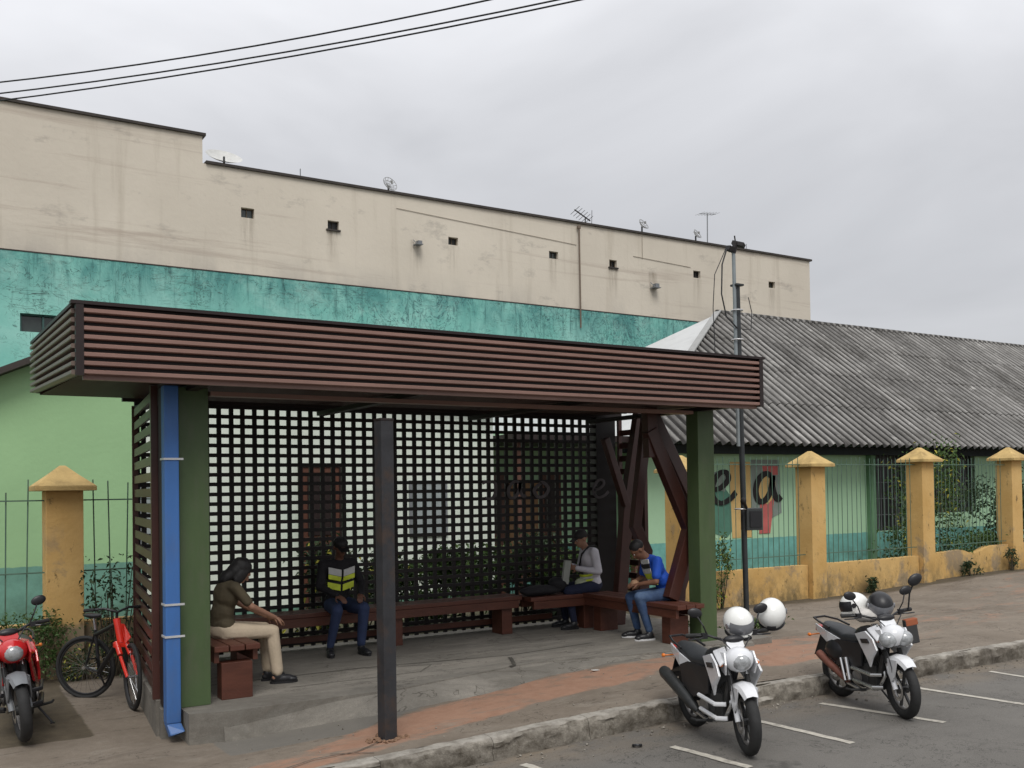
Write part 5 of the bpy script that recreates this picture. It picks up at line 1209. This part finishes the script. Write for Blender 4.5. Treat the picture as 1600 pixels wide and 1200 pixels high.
M().torus(BB+V((.04, .02, 0)), (.83, .55, 0), .085, .006, 26, 5).tube([BB, BB+V((.06, .05, -.15)), BB+V((.13, .10, -.16))], .010, 6).tube([BB, BB+V((-.03, -.03, .15)), BB+V((-.10, -.08, .16))], .010, 6).build('crankset', blk_pl, bk)

# ------------------------------------------------------------------ people
def remesh_build(m, name, mtl, parent, voxel=0.010, smooth=4, sf=0.5):
    me = bpy.data.meshes.new(name); me.from_pydata(m.v, [], m.f)
    bm = bmesh.new(); bm.from_mesh(me); bmesh.ops.recalc_face_normals(bm, faces=bm.faces[:]); bm.to_mesh(me); bm.free()
    o = bpy.data.objects.new(name, me); COL.objects.link(o)
    md = o.modifiers.new('r', 'REMESH'); md.mode = 'VOXEL'; md.voxel_size = voxel; md.use_smooth_shade = True
    ms = o.modifiers.new('s', 'SMOOTH'); ms.factor = sf; ms.iterations = smooth
    dg = bpy.context.evaluated_depsgraph_get(); me2 = bpy.data.meshes.new_from_object(o.evaluated_get(dg))
    o.modifiers.clear(); o.data = me2; me2.name = name; me2.materials.clear(); me2.materials.append(mtl)
    for p in me2.polygons: p.use_smooth = True
    o.parent = parent; return o
def hand(m, w, d, n, curl=0.5, thumb=1):
    """w wrist, d direction of fingers, n palm normal (towards palm)"""
    w = V(w); d = V(d).normalized(); n = V(n); n = (n-d*n.dot(d)).normalized(); s_ = d.cross(n)
    rot = Matrix((d, s_, n)).transposed()
    m.ell(w+d*.050, (.055, .040, .017), rot, 12, 8)
    for k, L in enumerate((.068, .078, .073, .056)):
        b = w+d*.088+s_*(.030-.020*k); p = b; dd = d.copy(); ln = (L*.45, L*.32, L*.26)
        for q in range(3):
            dd = (dd*math.cos(curl*.6)+n*math.sin(curl*.6)).normalized(); p2 = p+dd*ln[q]; m.caps(p, p2, .0098-.0008*q, .0090-.0010*q, 8); p = p2
    b = w+d*.025+s_*.032*thumb; p1 = b+(d*.6+s_*thumb*.7+n*.4).normalized()*.04; p2 = p1+(d*.9+s_*thumb*.15+n*.5).normalized()*.032
    m.caps(b, p1, .0125, .0110, 8); m.caps(p1, p2, .0108, .0090, 8)
def person(label, loc, rz, J, skin, shirt, trousers, shoe, hairm, hair='short', sleeve='short', scale=1.0, fem=False, shoe_sole=None, feet_bare=False, head_pitch=0.3, head_yaw=0.0, curl=0.6, extra=None):
    t = thing('person', label, 'person', loc)
    g = lambda k: V(J[k])
    body = M(); P, Wst, Ch, Nk, Hd = g('pelvis'), g('waist'), g('chest'), g('neck'), g('head')
    hr = Euler((0, head_pitch, head_yaw)).to_matrix()
    sw = 0.9 if fem else 1.0
    up_t = (Ch-P).normalized(); fwd = V((0, 1, 0)).cross(up_t)*-1; fwd = up_t.cross(V((0, 1, 0)))*-1
    fwd = V((0, 1, 0)).cross(up_t)
    trot = Matrix((fwd, V((0, 1, 0)), up_t)).transposed()
    def torso(m, inf, low=True):
        m.ell(Ch, (.112+inf, .165*sw+inf, .150+inf), trot, 18, 12); m.ell(Wst, (.098+inf, .138*sw+inf, .130+inf), trot, 18, 12)
        m.caps(Wst, Ch, .095+inf, .105+inf, 12)
        if low: m.ell(P+up_t*.03, (.105+inf, .155+inf, .11+inf), trot, 18, 12); m.caps(P, Wst, .10+inf, .10+inf, 12)
        for s_ in ('L', 'R'): m.caps(Ch+up_t*.07, g('sh'+s_), .070+inf, .052*sw+inf, 12)
    torso(body, -.006)
    body.caps(Nk-(Hd-Nk)*.25, Nk.lerp(Hd, .6), .055*sw, .050*sw, 12)
    H = lambda p: Hd+hr @ V(p)
    body.ell(H((-.010, 0, .030)), (.096, .077, .090), hr, 20, 14); body.ell(H((.020, 0, -.030)), (.070, .060, .082), hr, 18, 12)
    body.ell(H((.050, 0, -.085)), (.030, .032, .024), hr, 12, 8); body.caps(H((.086, 0, .018)), H((.103, 0, -.020)), .010, .015, 8)
    body.ell(H((.078, 0, .032)), (.018, .050, .012), hr, 12, 6); body.ell(H((.084, 0, -.055)), (.011, .023, .006), hr, 10, 6); body.ell(H((.082, 0, -.067)), (.012, .020, .007), hr, 10, 6)
    for s_ in (-1, 1): body.ell(H((-.008, .078*s_, -.005)), (.019, .010, .032), hr, 10, 8)
    for s_, k in ((1, 'L'), (-1, 'R')):
        sh_, el, wr = g('sh'+k), g('el'+k), g('wr'+k)
        body.caps(sh_, el, .048*sw, .038*sw, 12); body.caps(el, wr, .039*sw, .026*sw, 12)
        hand(body, wr, J.get('hd'+k, wr-el), J.get('hn'+k, (0, -s_, -.3)), curl, s_)
        hp, kn, an, to = g('hip'+k), g('kn'+k), g('an'+k), g('to'+k)
        body.caps(hp, kn, .078, .052, 14); body.caps(kn, an, .052, .034, 12); body.caps(kn.lerp(an, .15), kn.lerp(an, .45), .052, .050, 12)
        body.caps(an-V((0.03, 0, .04)), to, .030, .024, 10)
    remesh_build(body, 'body', skin, t, 0.0075, 3)
    # eyes
    for s_ in (-1, 1):
        e = M().ell(H((.083, .030*s_, .008)), (.008, .013, .008), hr, 10, 7); e.build('eye', mat('eye_white', (.55, .53, .5), .3), t, local=True, smooth=True)
        M().ell(H((.090, .030*s_, .008)), (.003, .005, .005), hr, 8, 5).build('pupil', black_m, t, local=True)
        M().caps(H((.089, .016*s_, .028)), H((.083, .045*s_, .030)), .004, .003, 6).build('eyebrow', hairm, t, local=True)
    # clothes
    m = M(); torso(m, .012, True)
    for k in 'LR':
        sh_, el, wr = g('sh'+k), g('el'+k), g('wr'+k)
        if sleeve == 'short': e2 = sh_.lerp(el, .72); m.caps(sh_, e2, .066*sw, .060*sw, 12)
        else: m.caps(sh_, el, .064*sw, .053*sw, 12); m.caps(el, wr, .053*sw, .040*sw, 12)
    m.v = [p+V((1, 1, 1))*0.011*noise.noise(p*14) for p in m.v]
    remesh_build(m, 'shirt', shirt, t, 0.009, 3)
    m = M(); m.ell(P+V((0, 0, -.005)), (.125, .168, .105), trot, 18, 12)
    for k in 'LR':
        hp, kn, an = g('hip'+k), g('kn'+k), g('an'+k)
        m.caps(hp, kn, .094, .070, 14); m.caps(kn, kn.lerp(an, .93), .068, .058 if trousers[1] else .048, 14)
    m.v = [p+V((1, 1, 1))*0.007*noise.noise(p*V((12, 12, 12))) for p in m.v] if False else [p+V((.7, .7, 1))*0.012*noise.noise(p*15) for p in m.v]
    remesh_build(m, 'trousers', trousers[0], t, 0.009, 3)
    for k in 'LR':
        an, to = g('an'+k), g('to'+k); d = (to-an); d.z = 0; d.normalize(); ang = math.atan2(d.y, d.x); r0 = Matrix.Rotation(ang, 3, 'Z'); c = (an+to)/2; zf = 0.0
        m = M().ell(V((c.x, c.y, .045))-d*.02, (.125, .046, .045), r0).ell(V((an.x, an.y, .070)), (.055, .045, .055), r0).ell(V((to.x, to.y, .036)), (.055, .046, .033), r0)
        s0 = remesh_build(m, 'shoe', shoe, t, .007, 2)
        vs = []; n = 20
        for i in range(n): a = 2*PI*i/n; w_ = .048 if math.cos(a) > 0 else .040; vs.append(V((c.x, c.y, 0.002))+r0 @ V((.140*math.cos(a)-.01, w_*math.sin(a), 0)))
        M().prism(vs, (0, 0, 0), (0, 0, .022)).build('sole', shoe_sole or blk_pl, s0, local=True)
    # hair
    m = M()
    if hair == 'short':
        m.ell(H((-.020, 0, .046)), (.098, .084, .088), hr, 22, 14)
    elif hair == 'cap':
        m.ell(H((-.014, 0, .052)), (.104, .088, .080), hr, 22, 14)
    else:
        m.ell(H((-.026, 0, .042)), (.104, .092, .096), hr, 22, 14).ell(H((-.055, .0, -.04)), (.075, .085, .12), hr, 18, 12)
        for s_ in (-1, 1): m.ell(H((.008, .074*s_, -.045)), (.050, .024, .105), hr, 14, 10)
        m.ell(H((-.08, 0, -.13)), (.06, .08, .10), hr, 14, 10)
    m.v = [p+(p-Hd).normalized()*0.008*noise.noise(p*22) for p in m.v]
    if hair == 'cap':
        c_ = remesh_build(m, 'cap', hairm, t, .008, 3)
        M().add([H((.07, -.07, .045)), H((.07, .07, .045)), H((.155, .055, .030)), H((.170, 0, .034)), H((.155, -.055, .030)), H((.07, -.07, .036)), H((.07, .07, .036)), H((.155, .055, .022)), H((.170, 0, .026)), H((.155, -.055, .022))],
                [(0, 1, 2, 3, 4), (9, 8, 7, 6, 5), (0, 4, 9, 5), (4, 3, 8, 9), (3, 2, 7, 8), (2, 1, 6, 7), (1, 0, 5, 6)]).build('brim', hairm, c_, local=True)
    else: remesh_build(m, 'hair', hairm, t, .008, 2)
    if extra: extra(t, g, H, Ch, Wst, P, up_t, fwd, trot)
    t.rotation_euler = (0, 0, rz); t.scale = (scale,)*3
    return t
skin_a = mat('skin_brown', (0.18, 0.085, 0.050), 0.55, 0.10, 9); skin_b = mat('skin_tan', (0.30, 0.16, 0.105), 0.55, 0.08, 9); skin_c = mat('skin_dark', (0.12, 0.055, 0.035), 0.55, 0.1, 9)
hair_m = mat('black_hair', (0.010, 0.009, 0.009), 0.6, 0.3, 40)
jeans = mat('blue_jeans', (0.040, 0.075, 0.16), 0.85, 0.25, 9, 0.2, 60, stain=(0.12, 0.18, 0.27), stain_amt=0.7, stain_scale=4)
navy_j = mat('navy_trousers', (0.012, 0.016, 0.040), 0.85, 0.2, 9)
beige_t = mat('beige_trousers', (0.50, 0.41, 0.30), 0.85, 0.10, 9, 0.2, 50)
olive = mat('olive_shirt', (0.075, 0.060, 0.035), 0.85, 0.2, 9); blue_s = mat('royal_blue_shirt', (0.010, 0.070, 0.42), 0.75, 0.12, 9)
white_s = mat('white_shirt', (0.58, 0.56, 0.60), 0.8, 0.06, 9, 0.15, 40); black_s = mat('black_hoodie', (0.013, 0.012, 0.014), 0.85, 0.2, 9)
vest_y = mat('vest_yellow', (0.62, 0.72, 0.06), 0.6, 0.12, 14); vest_w = mat('vest_silver', (0.52, 0.53, 0.52), 0.4, 0.1, 14); vest_k = mat('vest_black', (0.02, 0.02, 0.02), 0.7)
# woman on the left bench, leaning forward, elbows to knees, facing +X
Jw = dict(pelvis=(0, 0, .58), waist=(.00, 0, .74), chest=(.04, 0, .91), neck=(.11, 0, 1.05), head=(.19, 0, 1.13), shL=(.07, .165, .99), shR=(.07, -.165, .99),
          elL=(.24, .22, .80), elR=(.22, -.22, .80), wrL=(.48, .10, .66), wrR=(.50, -.10, .66), hipL=(.02, .09, .56), hipR=(.02, -.09, .56), knL=(.46, .11, .53), knR=(.47, -.09, .53),
          anL=(.50, .11, .10), anR=(.52, -.10, .10), toL=(.64, .13, .04), toR=(.66, -.13, .04), hnL=(0, -.4, -1), hnR=(0, .4, -1))
person('person in olive top and beige trousers leaning forward on the left bench', (2.64, 9.66, 0.0), 0.05, Jw, skin_b, olive, (beige_t, True), blk_pl, hair_m, hair='long', fem=True, head_pitch=0.75, head_yaw=0.0)
# man with open vest on the back bench, facing the street
def vest_front(wide):
    def f(t, g, H, Ch, Wst, P, up_t, fwd, trot):
        for s_ in (-1, 1):
            for k, (z0, z1, mt_) in enumerate(((.07, -.01, vest_w), (-.015, -.07, vest_y), (-.08, -.105, vest_k), (-.11, -.185, vest_y))):
                def q(y, z): return Ch+trot @ V((.128-abs(y)*.18-(0.02 if z < -.1 else 0), y*s_, z))
                a, b = .014, wide; dr = .035
                M().prism([q(a, z0-dr), q(b, z0+.0), q(b, z1+.0), q(a, z1-dr)], (0, 0, 0), tuple(fwd*.012)).build('vest_panel', mt_, t, local=True)
    return f
Jm = dict(pelvis=(0, 0, .58), waist=(.01, 0, .76), chest=(.035, 0, .96), neck=(.07, 0, 1.13), head=(.11, 0, 1.245), shL=(.03, .19, 1.05), shR=(.03, -.19, 1.05),
          elL=(.10, .26, .80), elR=(.10, -.26, .80), wrL=(.32, .16, .70), wrR=(.32, -.14, .70), hipL=(.02, .09, .56), hipR=(.02, -.09, .56), knL=(.44, .15, .54), knR=(.44, -.18, .54),
          anL=(.40, .13, .10), anR=(.30, -.22, .10), toL=(.55, .15, .04), toR=(.44, -.26, .04), hnL=(0, -.3, -1), hnR=(0, .3, -1))
person('person in black with dark cap and silver and yellow vest panels on the back bench', (4.42, 11.12, 0.0), R(-90), Jm, skin_c, black_s, (mat('dark_jeans', (0.022, 0.035, 0.085), 0.85, 0.2, 9), False), blk_pl, hair_m, hair='cap', sleeve='long', head_pitch=0.45, extra=vest_front(.165))
# man in white long sleeves, facing -X, in the corner
def white_extra(t, g, H, Ch, Wst, P, up_t, fwd, trot):
    m = M(); pts = []
    for k in range(20): a = 2*PI*k/19; pts.append(Ch+trot @ V((.135*math.cos(a), .135*math.cos(a)*0+.10*math.sin(a)*1.0, .02))+up_t*(.13*math.sin(a)*1.0))
    m.tube([Ch+trot @ V((-.09, .08, .16)), Ch+trot @ V((.02, .11, .165)), Ch+trot @ V((.11, .06, .08)), Ch+trot @ V((.135, -.02, -.06)), Ch+trot @ V((.12, -.12, -.18))], .014, 6).build('strap', vest_k, t, local=True)
    for z, mt_ in ((-.22, vest_y), (-.255, vest_w), (-.29, vest_y)):
        M().torus(Ch+up_t*z+fwd*.035, up_t, .118, .018, 30, 6, 1.0, -1.2, 1.6).build('vest_band', mt_, t, local=True)
    M().caps(P+V((.08, .0, -.0)), P+V((.22, .06, .03)), .10, .07, 12).build('vest_hem', mat('pale_vest', (0.40, 0.43, 0.30), .8), t, local=True)
Jb = dict(pelvis=(0, 0, .58), waist=(.02, 0, .76), chest=(.06, 0, .95), neck=(.12, 0, 1.11), head=(.17, 0, 1.215), shL=(.05, .19, 1.04), shR=(.05, -.19, 1.04),
          elL=(.02, .26, .78), elR=(.10, -.25, .78), wrL=(.26, .10, .82), wrR=(.28, -.08, .84), hipL=(.02, .09, .56), hipR=(.02, -.09, .56), knL=(.42, .14, .52), knR=(.40, -.16, .52),
          anL=(.34, .14, .10), anR=(.36, -.14, .10), toL=(.49, .16, .04), toR=(.51, -.15, .04), hnL=(-.2, -1, 0), hnR=(-.2, 1, 0))
person('person in white long sleeves and black cap seated in the back right corner', (8.08, 10.90, 0.0), R(165), Jb, skin_b, white_s, (navy_j, False), blk_pl, mat('cap_black', (0.02, 0.017, 0.017), .7), hair='cap', sleeve='long', head_pitch=0.4, head_yaw=0.15, extra=white_extra)
bgk = thing('black_bag', 'black bag and jacket heap on the bench left of the person in white', 'bag', (7.35, 10.95, .48))
m = M().ell((7.25, 10.95, .55), (.34, .13, .07), nu=24, nv=12).ell((7.52, 10.95, .62), (.14, .12, .10), nu=18, nv=10); m.v = [p+V((1, 1, .7))*0.025*noise.noise(p*11) for p in m.v]
m.build('cloth', black_s, bgk, smooth=True); M().box((7.60, 10.86, .78), (.10, .04, .32), (.1, .1, 0)).build('folded_sheet', mat('grey_paper', (.30, .31, .28), .8), bgk)
# man in blue, facing -X, leaning forward
def blue_extra(t, g, H, Ch, Wst, P, up_t, fwd, trot):
    for k, (z0, z1, mt_) in enumerate(((.15, .10, vest_w), (.095, .045, vest_k), (.04, -.02, vest_w), (-.025, -.10, vest_y), (-.105, -.125, vest_w), (-.13, -.19, vest_y))):
        for s_ in (1, -1):
            def q(y, z): return Ch+trot @ V((.140-abs(y)*.25-max(0, z)*.35, y*s_, z))
            M().prism([q(.02, z0), q(.155, z0), q(.155, z1), q(.02, z1)], (0, 0, 0), tuple(fwd*.012)).build('vest_panel', mt_, t, local=True)
    M().ell(V((.44, .0, .69)), (.06, .075, .06)).build('folded_cloth', mat('tan_cloth', (.34, .20, .12), .85), t, local=True, smooth=True)
Jc = dict(pelvis=(0, 0, .58), waist=(.08, 0, .74), chest=(.19, 0, .91), neck=(.30, 0, 1.04), head=(.39, 0, 1.12), shL=(.21, .20, .99), shR=(.21, -.20, .99),
          elL=(.25, .25, .74), elR=(.25, -.24, .75), wrL=(.42, .10, .70), wrR=(.43, -.07, .71), hipL=(.02, .09, .56), hipR=(.02, -.09, .56), knL=(.44, .16, .54), knR=(.46, -.13, .52),
          anL=(.30, .13, .11), anR=(.36, -.15, .11), toL=(.45, .14, .04), toR=(.52, -.17, .04), hnL=(0, -.4, -1), hnR=(0, .4, -1))
person('person in royal blue T-shirt, yellow vest and jeans leaning forward on the right bench', (8.22, 9.50, 0.0), R(160), Jc, skin_a, blue_s, (jeans, False), blk_pl, hair_m, hair='short', head_pitch=0.85, shoe_sole=mat('white_sole', (.6, .6, .6), .6), extra=blue_extra)
# repeats of one kind share a group
GROUPS = {'power_cable': 'overhead cables crossing the upper left sky', 'wooden_bench': 'benches inside the shelter', 'satellite_dish': 'dishes on the long roof', 'roof_aerial': 'aerials on the long roof',
          'parked_motorcycle': 'motorcycles parked around the shelter', 'helmet': 'helmets left on the motorcycles', 'person': 'people seated in the shelter', 'weed_clump': 'weeds at the pavement edge', 'shrub': 'shrubs around the fence', 'litter_scrap': 'paper scraps on the ground'}
for o in list(COL.objects):
    k = o.name.split('.')[0]
    if o.parent is None and k in GROUPS: o['group'] = GROUPS[k]
